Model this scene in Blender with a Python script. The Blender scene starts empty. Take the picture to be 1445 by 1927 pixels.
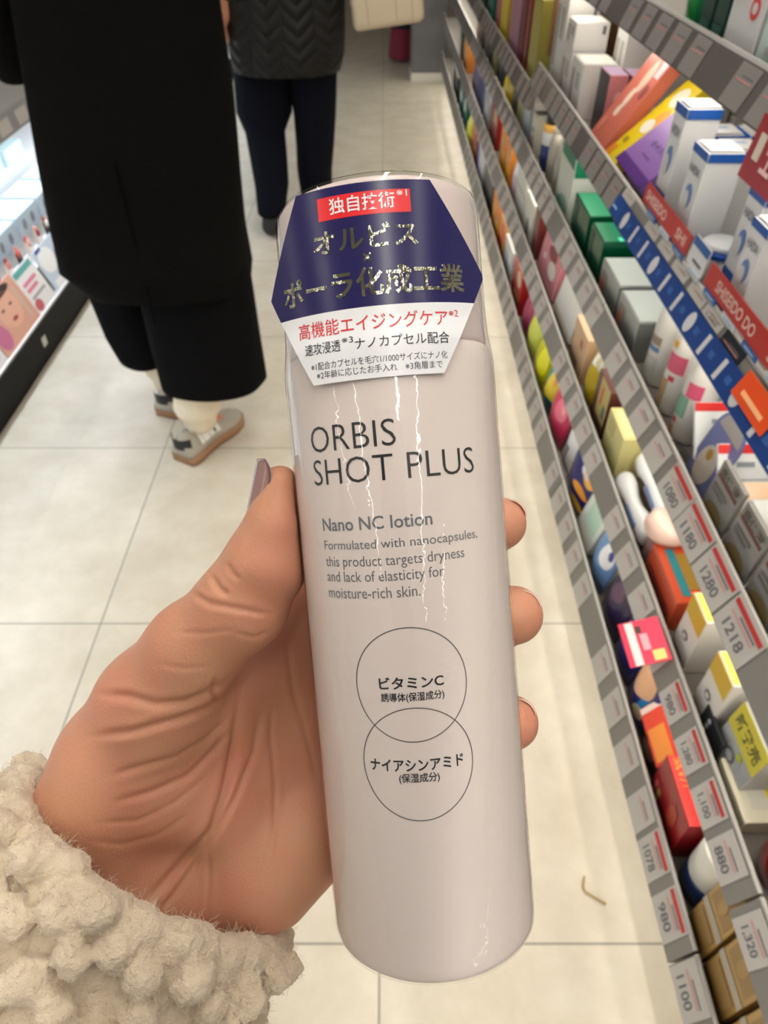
import bpy, bmesh, math, random
import numpy as np
from mathutils import Vector, Matrix, Euler
random.seed(7); RNG = np.random.default_rng(7)
SC = bpy.context.scene; COL = SC.collection
PI = math.pi
# ------------------------------------------------------------------ camera, world, lights, exposure
PITCH = math.atan(1253.5/1300.0); CAM = np.array([0, 0, 1.2])
CR = np.array([1.0, 0, 0]); CU = np.array([0, math.sin(PITCH), math.cos(PITCH)]); CF = np.array([0, math.cos(PITCH), -math.sin(PITCH)])
cd = bpy.data.cameras.new('camera'); cam = bpy.data.objects.new('camera', cd); COL.objects.link(cam)
cam.location = CAM; cam.rotation_euler = (PI/2-PITCH, 0, 0)
cd.sensor_fit = 'VERTICAL'; cd.sensor_height = 36.0; cd.lens = 1300.0/1927.0*36.0
cd.clip_start = 0.01; cd.clip_end = 60
cd.dof.use_dof = True; cd.dof.focus_distance = 0.150; cd.dof.aperture_fstop = 30.0
SC.camera = cam
SC.view_settings.view_transform = 'Standard'; SC.view_settings.look = 'None'
SC.view_settings.exposure = 0.16; SC.view_settings.gamma = 1.0; SC.view_settings.use_curve_mapping = False
wd = bpy.data.worlds.new('world'); SC.world = wd; wd.use_nodes = True
wd.node_tree.nodes['Background'].inputs[0].default_value = (1.0, 0.96, 0.90, 1)
wd.node_tree.nodes['Background'].inputs[1].default_value = 0.24
LAMP = 25.0          # radiance of the ceiling strips
SHELF_LED = 13.0      # radiance of the strips under the shelves
SC.cycles.max_bounces = 8; SC.cycles.transparent_max_bounces = 12
SC.cycles.caustics_reflective = False; SC.cycles.caustics_refractive = False

# ------------------------------------------------------------------ helpers
def lin(c):
    return tuple(((v/255)/12.92 if v/255 <= 0.04045 else ((v/255+0.055)/1.055)**2.4) for v in c)
MATS = {}
def mat(col, rough=0.5, metal=0.0, emit=0.0, coat=0.0, noise=0.0, nscale=40.0, bump=0.0, bscale=200.0, alpha=1.0, trans=0.0, sheen=0.0, spec=0.5):
    key = (tuple(col), rough, metal, emit, coat, noise, nscale, bump, bscale, alpha, trans, sheen, spec)
    if key in MATS: return MATS[key]
    m = bpy.data.materials.new('mat_%d' % len(MATS)); m.use_nodes = True
    nt = m.node_tree; b = nt.nodes['Principled BSDF']; c = lin(col)
    b.inputs['Base Color'].default_value = (*c, 1); b.inputs['Roughness'].default_value = rough; b.inputs['Metallic'].default_value = metal
    b.inputs['Coat Weight'].default_value = coat; b.inputs['Alpha'].default_value = alpha; b.inputs['Transmission Weight'].default_value = trans
    b.inputs['Sheen Weight'].default_value = sheen; b.inputs['Specular IOR Level'].default_value = spec
    if emit:
        b.inputs['Emission Color'].default_value = (*c, 1); b.inputs['Emission Strength'].default_value = emit
    if noise or bump:
        tc = nt.nodes.new('ShaderNodeTexCoord')
    if noise:
        n = nt.nodes.new('ShaderNodeTexNoise'); n.inputs['Scale'].default_value = nscale; n.inputs['Detail'].default_value = 4
        r = nt.nodes.new('ShaderNodeMixRGB'); nt.links.new(tc.outputs['Object'], n.inputs['Vector']); nt.links.new(n.outputs['Fac'], r.inputs[0])
        r.inputs[1].default_value = (*[v*(1-noise) for v in c], 1); r.inputs[2].default_value = (*[min(1, v*(1+noise)) for v in c], 1)
        nt.links.new(r.outputs[0], b.inputs['Base Color'])
    if bump:
        n = nt.nodes.new('ShaderNodeTexNoise'); n.inputs['Scale'].default_value = bscale; n.inputs['Detail'].default_value = 3
        bp = nt.nodes.new('ShaderNodeBump'); bp.inputs['Strength'].default_value = bump; bp.inputs['Distance'].default_value = 0.002
        nt.links.new(tc.outputs['Object'], n.inputs['Vector']); nt.links.new(n.outputs['Fac'], bp.inputs['Height']); nt.links.new(bp.outputs[0], b.inputs['Normal'])
    MATS[key] = m
    return m
def add_mesh(name, verts, faces, m, parent=None, smooth=False, mats=None, fmat=None, label=None):
    me = bpy.data.meshes.new(name); me.from_pydata([tuple(v) for v in verts], [], [tuple(f) for f in faces]); me.update()
    for mm in (mats or [m]): me.materials.append(mm)
    if fmat is not None: me.polygons.foreach_set('material_index', fmat)
    if smooth: me.polygons.foreach_set('use_smooth', [True]*len(me.polygons))
    o = bpy.data.objects.new(name, me); COL.objects.link(o)
    if parent is not None: o.parent = parent
    if label: o['label'] = label
    return o
def tag(o, label, cat, group=None, kind=None):
    o['label'] = label; o['category'] = cat
    if group: o['group'] = group
    if kind: o['kind'] = kind
    return o
def structure(o): o['kind'] = 'structure'; return o
def thing(name, label, cat, loc=(0, 0, 0), rot=(0, 0, 0), group=None):
    o = bpy.data.objects.new(name, None); COL.objects.link(o); o.empty_display_size = 0.02
    o.location = loc; o.rotation_euler = rot
    return tag(o, label, cat, group)
class MB:
    def __init__(s): s.v = []; s.f = []
    def add(s, v, f):
        b = len(s.v); s.v += [tuple(p) for p in v]; s.f += [tuple(i+b for i in q) for q in f]; return s
    def box(s, x0, x1, y0, y1, z0, z1):
        return s.add([(x, y, z) for x in (x0, x1) for y in (y0, y1) for z in (z0, z1)],
                     [(0, 1, 3, 2), (4, 6, 7, 5), (0, 4, 5, 1), (2, 3, 7, 6), (0, 2, 6, 4), (1, 5, 7, 3)])
    def bevbox(s, x0, x1, y0, y1, z0, z1, b=0.002, seg=2):
        bm = bmesh.new(); mm = MB().box(x0, x1, y0, y1, z0, z1)
        vs = [bm.verts.new(p) for p in mm.v]
        for f in mm.f: bm.faces.new([vs[i] for i in f])
        bmesh.ops.bevel(bm, geom=bm.edges[:], offset=b, segments=seg, affect='EDGES', profile=0.5)
        bm.verts.index_update(); s.add([v.co[:] for v in bm.verts], [[v.index for v in f.verts] for f in bm.faces]); bm.free(); return s
    def lathe(s, prof, n=32, c=(0, 0), cap=True):
        v = []; f = []
        for r, z in prof:
            for k in range(n): v.append((c[0]+r*math.cos(2*PI*k/n), c[1]+r*math.sin(2*PI*k/n), z))
        for i in range(len(prof)-1):
            for k in range(n): f.append((i*n+k, i*n+(k+1) % n, (i+1)*n+(k+1) % n, (i+1)*n+k))
        if cap: f.append(tuple(range(n-1, -1, -1))); f.append(tuple((len(prof)-1)*n+k for k in range(n)))
        return s.add(v, f)
    def prism(s, pts, y0, y1):           # outline in (x, z), extruded along y
        n = len(pts); v = [(x, y0, z) for x, z in pts]+[(x, y1, z) for x, z in pts]
        return s.add(v, [tuple(range(n)), tuple(range(2*n-1, n-1, -1))]+[(i, i+n, (i+1) % n+n, (i+1) % n) for i in range(n)])
    def loft(s, rings, cap=True):
        n = len(rings[0]); v = [p for r in rings for p in r]; f = []
        for i in range(len(rings)-1):
            for k in range(n): f.append((i*n+k, i*n+(k+1) % n, (i+1)*n+(k+1) % n, (i+1)*n+k))
        if cap: f.append(tuple(range(n-1, -1, -1))); f.append(tuple((len(rings)-1)*n+k for k in range(n)))
        return s.add(v, f)
    def tube(s, pts, r, n=8):
        rings = []; P = [Vector(p) for p in pts]
        for i, p in enumerate(P):
            d = (P[min(i+1, len(P)-1)]-P[max(i-1, 0)]).normalized(); u = d.orthogonal().normalized()
            if i and u.dot(pu) < 0: u = -u
            w = d.cross(u); pu = u; rr = r[i] if isinstance(r, (list, tuple)) else r
            rings.append([p+u*rr*math.cos(2*PI*k/n)+w*rr*math.sin(2*PI*k/n) for k in range(n)])
        return s.loft(rings)
    def build(s, name, m, parent=None, smooth=False, label=None): return add_mesh(name, s.v, s.f, m, parent, smooth, label=label)
TXT = {}
def text_geo(t, bold=0.0, seg=0.0):       # flat lettering, normalised: x from 0 to 1 over its width, y in font units (capital about 0.7)
    k = (t, bold, seg)
    if k in TXT: return TXT[k]
    cu = bpy.data.curves.new('lettering', 'FONT'); cu.body = t; cu.size = 1.0; cu.offset = bold; cu.resolution_u = 3
    o = bpy.data.objects.new('lettering', cu); COL.objects.link(o)
    dg = bpy.context.evaluated_depsgraph_get(); me = bpy.data.meshes.new_from_object(o.evaluated_get(dg))
    bm = bmesh.new(); bm.from_mesh(me); bmesh.ops.triangulate(bm, faces=bm.faces[:])
    if seg:
        for _ in range(4):
            es = [e for e in bm.edges if e.calc_length() > seg]
            if not es: break
            bmesh.ops.subdivide_edges(bm, edges=es, cuts=1); bmesh.ops.triangulate(bm, faces=bm.faces[:])
    bm.verts.index_update()
    v = np.array([x.co[:] for x in bm.verts]); f = [[x.index for x in q.verts] for q in bm.faces]
    bm.free(); bpy.data.objects.remove(o); bpy.data.curves.remove(cu); bpy.data.meshes.remove(me)
    x0, x1 = v[:, 0].min(), v[:, 0].max(); y0, y1 = v[:, 1].min(), v[:, 1].max()
    TXT[k] = (np.c_[(v[:, 0]-x0)/(x1-x0), (v[:, 1]-y0)/(y1-y0)], f)
    return TXT[k]

# signed distance fields and a surface net over them
class Field:
    def __init__(s, lo, hi, h):
        s.lo = np.array(lo, float); s.h = h; s.n = np.ceil((np.array(hi, float)-s.lo)/h).astype(int)+1
        s.D = np.full(s.n, 1e3, np.float32)
        s.ax = [s.lo[i]+h*np.arange(s.n[i]) for i in range(3)]
    def _sub(s, lo, hi):
        a = np.clip(np.floor((np.array(lo)-s.lo)/s.h).astype(int), 0, s.n); b = np.clip(np.ceil((np.array(hi)-s.lo)/s.h).astype(int)+1, 0, s.n)
        sl = tuple(slice(a[i], b[i]) for i in range(3))
        X, Y, Z = np.meshgrid(*[s.ax[i][sl[i]] for i in range(3)], indexing='ij', sparse=True)
        return sl, X, Y, Z
    def _mix(s, sl, d, k, sub=False):
        a = s.D[sl]
        if sub: d = -d; s.D[sl] = np.maximum(a, d) if k <= 0 else -(np.minimum(-a, -d)-np.maximum(k-np.abs(a-d), 0)**2/(4*k)); return
        s.D[sl] = np.minimum(a, d) if k <= 0 else np.minimum(a, d)-np.maximum(k-np.abs(a-d), 0)**2/(4*k)
    def cone(s, a, b, ra, rb, k=0.0, sq=(1, 1, 1), sub=False):
        a = np.array(a, float); b = np.array(b, float); m = max(ra, rb)+k*1.5+3*s.h
        sl, X, Y, Z = s._sub(np.minimum(a, b)-m, np.maximum(a, b)+m)
        if 0 in s.D[sl].shape: return
        ab = b-a; L = max(ab@ab, 1e-9)
        t = np.clip(((X-a[0])*ab[0]+(Y-a[1])*ab[1]+(Z-a[2])*ab[2])/L, 0, 1)
        d = np.sqrt(((X-a[0]-t*ab[0])*sq[0])**2+((Y-a[1]-t*ab[1])*sq[1])**2+((Z-a[2]-t*ab[2])*sq[2])**2)-(ra+(rb-ra)*t)
        s._mix(sl, d, k, sub)
    def ball(s, c, r, k=0.0, sq=(1, 1, 1), sub=False):
        s.cone(c, np.array(c, float)+1e-4, r, r, k, sq, sub)
    def chain(s, pts, k=0.0, sq=(1, 1, 1)):
        for p, q in zip(pts[:-1], pts[1:]): s.cone(p[:3], q[:3], p[3], q[3], k, sq)
    def mesh(s):
        D = s.D; S = D < 0; nx, ny, nz = [n-1 for n in D.shape]
        cnt = np.zeros((nx, ny, nz), np.int8)
        for i in (0, 1):
            for j in (0, 1):
                for k in (0, 1): cnt += S[i:nx+i, j:ny+j, k:nz+k]
        act = (cnt > 0) & (cnt < 8); I = np.argwhere(act); idx = np.full(act.shape, -1, np.int32); idx[act] = np.arange(len(I))
        acc = np.zeros((len(I), 3)); num = np.zeros(len(I))
        for ax in range(3):
            o1, o2 = [q for q in range(3) if q != ax]
            for p in (0, 1):
                for q in (0, 1):
                    off = np.zeros(3, int); off[o1] = p; off[o2] = q; A = I+off; B = A.copy(); B[:, ax] += 1
                    da = D[tuple(A.T)]; db = D[tuple(B.T)]; m = (da < 0) != (db < 0)
                    t = np.where(m, da/np.where(m, da-db, 1), 0); P = A.astype(float); P[:, ax] += t
                    acc[m] += P[m]; num[m] += 1
        V = s.lo+s.h*acc/num[:, None]; Q = []
        for ax in range(3):
            o1, o2 = (ax+1) % 3, (ax+2) % 3
            a = [slice(None)]*3; b = [slice(None)]*3; a[ax] = slice(0, -1); b[ax] = slice(1, None)
            c = S[tuple(a)] != S[tuple(b)]; E = np.argwhere(c)
            sh = np.array(act.shape); E = E[(E[:, o1] > 0) & (E[:, o2] > 0) & (E[:, o1] < sh[o1]) & (E[:, o2] < sh[o2])]
            flip = S[tuple(E.T)]
            def at(d1, d2):
                F = E.copy(); F[:, o1] += d1; F[:, o2] += d2; return idx[tuple(F.T)]
            q = np.c_[at(-1, -1), at(0, -1), at(0, 0), at(-1, 0)]
            q[~flip] = q[~flip][:, ::-1]; Q.append(q)
        return V, np.concatenate(Q)
def biggest(V, Q):                        # only the largest connected piece
    lab = np.arange(len(V))
    while True:
        m = lab[Q].min(1); new = lab.copy()
        for c in range(4): np.minimum.at(new, Q[:, c], m)
        new = new[new]
        if (new == lab).all(): break
        lab = new
    u, n = np.unique(lab, return_counts=True); k = lab == u[n.argmax()]; idx = np.cumsum(k)-1
    return V[k], idx[Q[k[Q[:, 0]]]]
def relax(V, Q, n=2, w=0.5):
    e = np.concatenate([Q[:, [0, 1]], Q[:, [1, 2]], Q[:, [2, 3]], Q[:, [3, 0]]]); e = np.concatenate([e, e[:, ::-1]])
    deg = np.bincount(e[:, 0], minlength=len(V))[:, None]
    for _ in range(n):
        s = np.zeros_like(V)
        for c in range(3): s[:, c] = np.bincount(e[:, 0], V[e[:, 1], c], minlength=len(V))
        V = V*(1-w)+w*s/deg
    return V
def normals(V, Q):
    n = np.cross(V[Q[:, 2]]-V[Q[:, 0]], V[Q[:, 3]]-V[Q[:, 1]]); N = np.zeros_like(V)
    for c in range(4): np.add.at(N, Q[:, c], n)
    return N/np.maximum(np.linalg.norm(N, axis=1), 1e-12)[:, None]
def subdivide(V, Q):
    nv = len(V); e = np.sort(np.concatenate([Q[:, [0, 1]], Q[:, [1, 2]], Q[:, [2, 3]], Q[:, [3, 0]]]), axis=1)
    key = e[:, 0].astype(np.int64)*nv+e[:, 1]; u, inv = np.unique(key, return_inverse=True)
    em = (V[u//nv]+V[u % nv])/2; fm = V[Q].mean(1); nq = len(Q); E = inv.reshape(4, nq)+nv; Fi = nv+len(u)+np.arange(nq)
    V2 = np.concatenate([V, em, fm])
    Q2 = np.concatenate([np.c_[Q[:, i], E[i], Fi, E[(i+3) % 4]] for i in range(4)])
    return V2, Q2
# positions taken close to the hand are written in millimetres in a frame at the eye: x right, y down, z forward
def near(p):
    p = np.atleast_2d(np.asarray(p, float))/1000.0
    return CAM+p[:, :1]*CR-p[:, 1:2]*CU+p[:, 2:3]*CF
def pz(px, py, z): return ((px-722.5)*z/1300.0, (py-963.5)*z/1300.0, z)

# the phone that takes the picture, unseen, added to block light on bottle and hand
ph = thing('smartphone', 'unseen dark phone taking the picture, its back toward the bottle', 'phone', tuple(CAM-CF*.008), (PI/2-PITCH, 0, 0))
MB().bevbox(-.052, .02, -.128, .02, 0, .0075, .003, 3).build('phone_body', mat((26, 27, 30), .3), ph)

# ------------------------------------------------------------------ setting
def floor_material():
    m = bpy.data.materials.new('floor_tiles'); m.use_nodes = True; nt = m.node_tree; b = nt.nodes['Principled BSDF']
    N = nt.nodes.new; L = nt.links.new
    tc = N('ShaderNodeTexCoord'); sp = N('ShaderNodeSeparateXYZ'); L(tc.outputs['Object'], sp.inputs[0])
    def grout(sock, off):
        a = N('ShaderNodeMath'); a.operation = 'ADD'; a.inputs[1].default_value = off; L(sock, a.inputs[0])
        d = N('ShaderNodeMath'); d.operation = 'DIVIDE'; d.inputs[1].default_value = 0.6; L(a.outputs[0], d.inputs[0])
        fr = N('ShaderNodeMath'); fr.operation = 'FRACT'; L(d.outputs[0], fr.inputs[0])
        s = N('ShaderNodeMath'); s.operation = 'SUBTRACT'; s.inputs[1].default_value = 0.5; L(fr.outputs[0], s.inputs[0])
        ab = N('ShaderNodeMath'); ab.operation = 'ABSOLUTE'; L(s.outputs[0], ab.inputs[0])
        g = N('ShaderNodeMath'); g.operation = 'GREATER_THAN'; g.inputs[1].default_value = 0.5-0.0019/0.6; L(ab.outputs[0], g.inputs[0])
        fl = N('ShaderNodeMath'); fl.operation = 'FLOOR'; L(d.outputs[0], fl.inputs[0])
        return g.outputs[0], fl.outputs[0]
    gx, ix = grout(sp.outputs[0], 600.007); gy, iy = grout(sp.outputs[1], 599.7)
    mx = N('ShaderNodeMath'); mx.operation = 'MAXIMUM'; L(gx, mx.inputs[0]); L(gy, mx.inputs[1])
    cb = N('ShaderNodeCombineXYZ'); L(ix, cb.inputs[0]); L(iy, cb.inputs[1])
    wn = N('ShaderNodeTexWhiteNoise'); L(cb.outputs[0], wn.inputs['Vector'])
    n1 = N('ShaderNodeTexNoise'); n1.inputs['Scale'].default_value = 7; n1.inputs['Detail'].default_value = 8; n1.inputs['Roughness'].default_value = 0.65; L(tc.outputs['Object'], n1.inputs['Vector'])
    rp = N('ShaderNodeValToRGB'); L(n1.outputs['Fac'], rp.inputs[0])
    rp.color_ramp.elements[0].position = 0.3; rp.color_ramp.elements[0].color = (*lin((184, 175, 156)), 1)
    rp.color_ramp.elements[1].position = 0.72; rp.color_ramp.elements[1].color = (*lin((208, 201, 185)), 1)
    hv = N('ShaderNodeHueSaturation'); L(rp.outputs[0], hv.inputs['Color'])
    mr = N('ShaderNodeMapRange'); mr.inputs[3].default_value = 0.95; mr.inputs[4].default_value = 1.04; L(wn.outputs['Value'], mr.inputs[0]); L(mr.outputs[0], hv.inputs['Value'])
    mi = N('ShaderNodeMixRGB'); mi.inputs[2].default_value = (*lin((138, 133, 122)), 1); L(mx.outputs[0], mi.inputs[0]); L(hv.outputs[0], mi.inputs[1])
    L(mi.outputs[0], b.inputs['Base Color']); b.inputs['Roughness'].default_value = 0.42
    return m
fl = add_mesh('floor', [(-6, -4, 0), (6, -4, 0), (6, 13, 0), (-6, 13, 0)], [(0, 1, 2, 3)], floor_material()); structure(fl)
ce = add_mesh('ceiling', [(-6, -4, 2.8), (-6, 13, 2.8), (6, 13, 2.8), (6, -4, 2.8)], [(0, 1, 2, 3)], mat((225, 222, 215), 0.8)); structure(ce)
structure(MB().box(-6, 6, 13, 13.1, 0, 2.8).build('wall_back', mat((205, 200, 192), 0.8)))
ORD = ['first', 'second', 'third', 'fourth', 'fifth', 'sixth']
for i, (x, lw) in enumerate(((-4.2, .02), (-1.84, .02), (0.12, .05), (0.97, .017), (2.6, .02))):
    t = thing('ceiling_light', 'long slim white ceiling strip lamp, %s row counted from the left' % ORD[i], 'lamp', (x, 3.0, 2.8), (0, 0, 0), 'strip lamps along the ceiling')
    MB().box(-0.06, 0.06, -6.0, -0.5, -0.05, -0.001).build('housing', mat((230, 230, 228), 0.5), t)
    MB().box(-lw, lw, -5.95, -0.55, -0.062, -0.0505).build('diffuser', mat((255, 249, 240), 0.5, emit=LAMP), t)

# pillar at the far end of the aisle
pl = MB().bevbox(0.19, 0.43, 5.62, 6.0, 0.0, 2.8, 0.004).build('pillar', mat((96, 95, 98), 0.55)); structure(pl)
tr = MB().bevbox(0.188, 0.432, 5.612, 5.99, 0.0, 0.055, 0.003).build('trim_1', mat((200, 196, 186), 0.5)); structure(tr)

# right shelving: plinth, back panel, five levels in bays, each with its own price rail
GREY = mat((150, 145, 138), 0.5)
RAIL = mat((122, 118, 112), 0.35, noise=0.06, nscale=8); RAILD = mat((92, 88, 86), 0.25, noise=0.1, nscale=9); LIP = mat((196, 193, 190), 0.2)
BAY = [-0.66, 0.24, 1.14, 2.04, 2.94, 3.84, 4.74, 5.54]
BAYN = ['nearest', 'second nearest', 'third', 'fourth', 'fifth', 'sixth', 'farthest']
LVN = {1: 'lowest', 2: 'second lowest', 3: 'middle', 4: 'second highest', 5: 'topmost'}
TOP = {1: .2, 2: .414, 3: .613, 4: .806, 5: 1.036}; BOT = {1: .145, 2: .372, 3: .570, 4: .764, 5: .994}
def rail_z(l, y): return (.701, .743) if (l == 4 and y > 2.04) else (BOT[l], TOP[l])
def zboard(l, y=0.5): return rail_z(l, y)[0]+0.012
tag(MB().box(0.45, 0.90, -0.66, 5.54, 0, 0.13).build('shelving_plinth', mat((88, 84, 78), 0.6)), 'dark grey plinth under the right shelving, set back from its lowest rail', 'plinth')
tag(MB().box(0.872, 0.90, -0.66, 5.54, 0.132, 1.9).build('rear_board', mat((196, 193, 186), 0.6)), 'pale grey back panel behind all shelves of the right shelving', 'panel')
tag(MB().box(0.408, 0.868, 2.036, 2.044, 0.822, 0.985).build('side_divider', mat((150, 112, 76), 0.6)), 'thin wood-brown divider at the far end of the white carton stack', 'divider')
for l in range(1, 6):
    for i in range(7):
        y0, y1 = BAY[i], BAY[i+1]; zb, zt = rail_z(l, y0+.1)
        t = thing('display_shelf', '%s grey shelf with price rail, %s bay of the right shelving' % (LVN[l], BAYN[i]), 'shelf', (0.39, (y0+y1)/2, zb), (0, 0, 0))
        h = (y1-y0)/2-0.002
        MB().box(0.004, 0.48, -h, h, -0.003, 0.012).build('board', GREY, t)
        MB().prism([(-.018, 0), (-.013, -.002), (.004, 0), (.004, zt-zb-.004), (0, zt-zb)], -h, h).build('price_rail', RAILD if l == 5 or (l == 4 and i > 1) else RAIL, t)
        MB().prism([(-.0005, zt-zb-.002), (.0035, zt-zb-.003), (.0035, zt-zb+.003), (0, zt-zb+.003)], -h, h).build('rail_lip', LIP, t)
        MB().box(0.03, 0.045, -h+(.16 if l == 4 and i == 3 else .01), h-.01, -.009, -.0035).build('light_strip', mat((255, 246, 230), 0.5, emit=SHELF_LED), t)

# price cards pushed into the rails
CARDM = mat((178, 174, 168), 0.45); CARDD = mat((128, 124, 121), .4); REDP = mat((178, 44, 44), 0.5); INK = mat((98, 95, 98), 0.6); WHITE = mat((232, 230, 226), 0.45)  # CARDD: the same white cards, shade at the upper rails put into the colour
def rail_point(l, y, u, out=0.001):       # u from 0 at the foot of the rail to 1 at its lip
    zb, zt = rail_z(l, y); d = np.array([.018, zt-zb]); L = np.hypot(*d); n = np.array([-d[1], d[0]])/L
    p = np.array([.372, zb])+d*u+n*out
    return p[0], p[1]
def rail_frame(l, y):
    zb, zt = rail_z(l, y); return math.atan2(.018, zt-zb), math.hypot(.018, zt-zb)
def card_proto(w, h, kind, text=None):
    t = thing('price_card', 'x', 'price card')
    MB().box(-.0006, .0004, -w/2, w/2, 0, h).build('card_body', {'black': mat((30, 30, 38), .4), 'shaded': CARDD}.get(kind, CARDM), t)
    if kind == 'red': MB().box(-.0012, -.0007, -w/2+.003, w/2-.003, h*.8, h*.93).build('red_header', REDP, t)
    if text:
        v, f = text_geo(text, 0.02); hh = h*.3; ww = w*.6
        vv = [(-.0010, -(x-.5)*ww, h*.18+y*hh) for x, y in v]
        add_mesh('price_digits', vv, f, INK, t)
    for k in range(2):
        MB().box(-.0011, -.0007, -w*.36, w*.36-k*w*.2, h*(.6+.1*k), h*(.64+.1*k)).build('printed_line', INK if k else mat((190, 130, 128), .6), t)
    return t
def dup(root, **kw):
    r = root.copy(); COL.objects.link(r)
    for ch in root.children:
        c = ch.copy(); COL.objects.link(c); c.parent = r; c.matrix_parent_inverse = ch.matrix_parent_inverse
    for k, v in kw.items(): r[k] = v
    return r
protos = {}
def put_card(l, y, w=.056, kind='plain', text=None, label=None, hf=.9, u0=.04):
    ang, L = rail_frame(l, y); key = (round(w, 3), kind, text, round(L, 3), hf)
    if key not in protos: protos[key] = card_proto(w, L*hf, kind, text); o = protos[key]
    else: o = dup(protos[key])
    x, z = rail_point(l, y, u0, .0012); o.location = (x, y, z); o.rotation_euler = (0, ang, 0)
    o['label'] = label or 'small white price card slotted into the %s rail of the right shelving' % LVN[l]
    if label is None: o['group'] = 'plain price cards in the %s rail' % LVN[l]
    elif 'group' in o: del o['group']
    return o
# cards that can be read in the photo
for k, (y, s) in enumerate(((.445, '1218'), (.52, '1280'), (.595, '1180'), (.668, '1080'))):
    put_card(3, y, .071, 'red', s, 'large price card with red header on the middle rail, %s of four from near end' % ORD[k], .97)
for k, (y, s) in enumerate(((.24+.03, '980'), (.345, '1078'))):
    put_card(1, y+.02, .058, 'red', s, 'white price card with red header %s' % ('below the gold cartons' if k == 0 else 'below the glossy red carton'), .95)
for k, (y, s) in enumerate(((.205, '1,320'), (.285, '880'), (.345, '1,100'), (.41, '1,280'), (.478, '980'))):
    put_card(2, y, .048, 'red' if k > 1 else 'plain', s, 'price card on the second lowest rail, %s from the near corner' % ORD[k], .9)
put_card(1, .205, .062, 'plain', '1100', 'white price card right at the open joint of the lowest rail', .95)
put_card(4, .742, .055, 'plain', '1,080', 'white price card left of the black card, above the blue banner', .27, .72)
put_card(4, .678, .055, 'black', None, 'black card in the rail above the blue banner', .6, .42)
y = 0.13
starts = {1: .43, 2: .56, 3: .75, 4: .80, 5: .62}; steps = {1: .084, 2: .083, 3: .08, 4: .066, 5: .075}
for l in range(1, 6):
    y = starts[l]; k = 0
    while y < 3.6:
        if k % 6 != 4: put_card(l, y, .053, 'shaded' if l == 5 or (l == 4 and y > 1.14) else 'plain', hf=.27 if l == 4 and y < 1.14 else .9, u0=.72 if l == 4 and y < 1.14 else .04)
        y += steps[l]*(1.0 if y < 2 else 1.25); k += 1

# left shelving: black plinth, stepped display, upper shelf
lg = thing('shelving_unit', 'black-based stepped cosmetics shelving along the left side of the aisle', 'shelving', (0, 0, 0))
MB().box(-1.7, -1.086, -0.6, 6.0, 0, 0.112).build('plinth', mat((19, 17, 15), 0.6, spec=.2), lg)
for (x0, x1, z) in ((-1.7, -1.092, .118), (-1.7, -1.14, .20), (-1.7, -1.215, .25), (-1.7, -1.36, .36)):
    MB().box(x0, x1, -0.6, 6.0, {.118: .1121, .20: .1181, .25: .2001, .36: .2501}[z], z).build('step', mat((226, 226, 224), 0.5), lg)
MB().box(-1.72, -1.70, -0.6, 6.0, 0, 1.7).build('back_panel', mat((215, 214, 210), 0.6), lg)
ls = thing('display_shelf', 'grey upper shelf with clear price rail on the left shelving', 'shelf', (-1.09, 2.0, .60))
MB().box(-.60, -.004, -2.5, 3.9, .0, .014).build('board', mat((160, 160, 160), .5), ls)
MB().prism([(0, 0), (.012, -.004), (.004, .055), (0, .055)], -2.5, 3.9).build('price_rail', mat((158, 158, 164), .3), ls)
MB().box(-.09, -.05, -2.45, 3.85, -.008, -.001).build('light_strip', mat((235, 245, 255), .5, emit=SHELF_LED*2.0), ls)
MB().box(-1.0863, -1.0852, 1.955, 1.985, .045, .075).build('sticker', mat((205, 200, 190), .6), lg, label='small white sticker')

# ------------------------------------------------------------------ the lotion bottle in the hand
BP = np.array([11.96096, 95.07047, 163.55749]); BUP = np.array([-.08524663, -.99433161, -.06354256])
BFR = np.array([.00542776, .06331032, -.99797913]); BSD = np.array([.9963451, -.08541926, 0.0])
BASE = near(BP)[0]
def bpt(phi, r, t, off=0.0):
    phi = np.asarray(phi, float); r = np.asarray(r, float); t = np.asarray(t, float)
    p = BP+t[..., None]*BUP+(r*np.cos(phi)-off)[..., None]*BFR+(r*np.sin(phi))[..., None]*BSD
    return near(p.reshape(-1, 3))-BASE
bottle = thing('lotion_bottle', 'pale pink lotion bottle with navy hexagon sticker held upright in the hand', 'bottle', tuple(BASE))
def b_lathe(name, prof, m, n=128, label=None, jit=0.0):
    R = np.array([p[0] for p in prof]); T = np.array([p[1] for p in prof]); ph = np.arange(n)*2*PI/n
    PH, RR = np.meshgrid(ph, R); _, TT = np.meshgrid(ph, T)
    if jit: RR = RR+jit*(np.sin(PH*17+TT*.05)*.5+np.sin(PH*31-TT*.11)*.3+np.sin(PH*7+TT*.23)*.4)
    v = bpt(PH, RR, TT); f = []
    for i in range(len(prof)-1):
        for k in range(n): f.append((i*n+k, i*n+(k+1) % n, (i+1)*n+(k+1) % n, (i+1)*n+k))
    if prof[0][0] > .5: f.append(tuple(range(n-1, -1, -1)))
    if prof[-1][0] > .5: f.append(tuple((len(prof)-1)*n+k for k in range(n)))
    return add_mesh(name, v, f, m, bottle, True, label=label)
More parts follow.
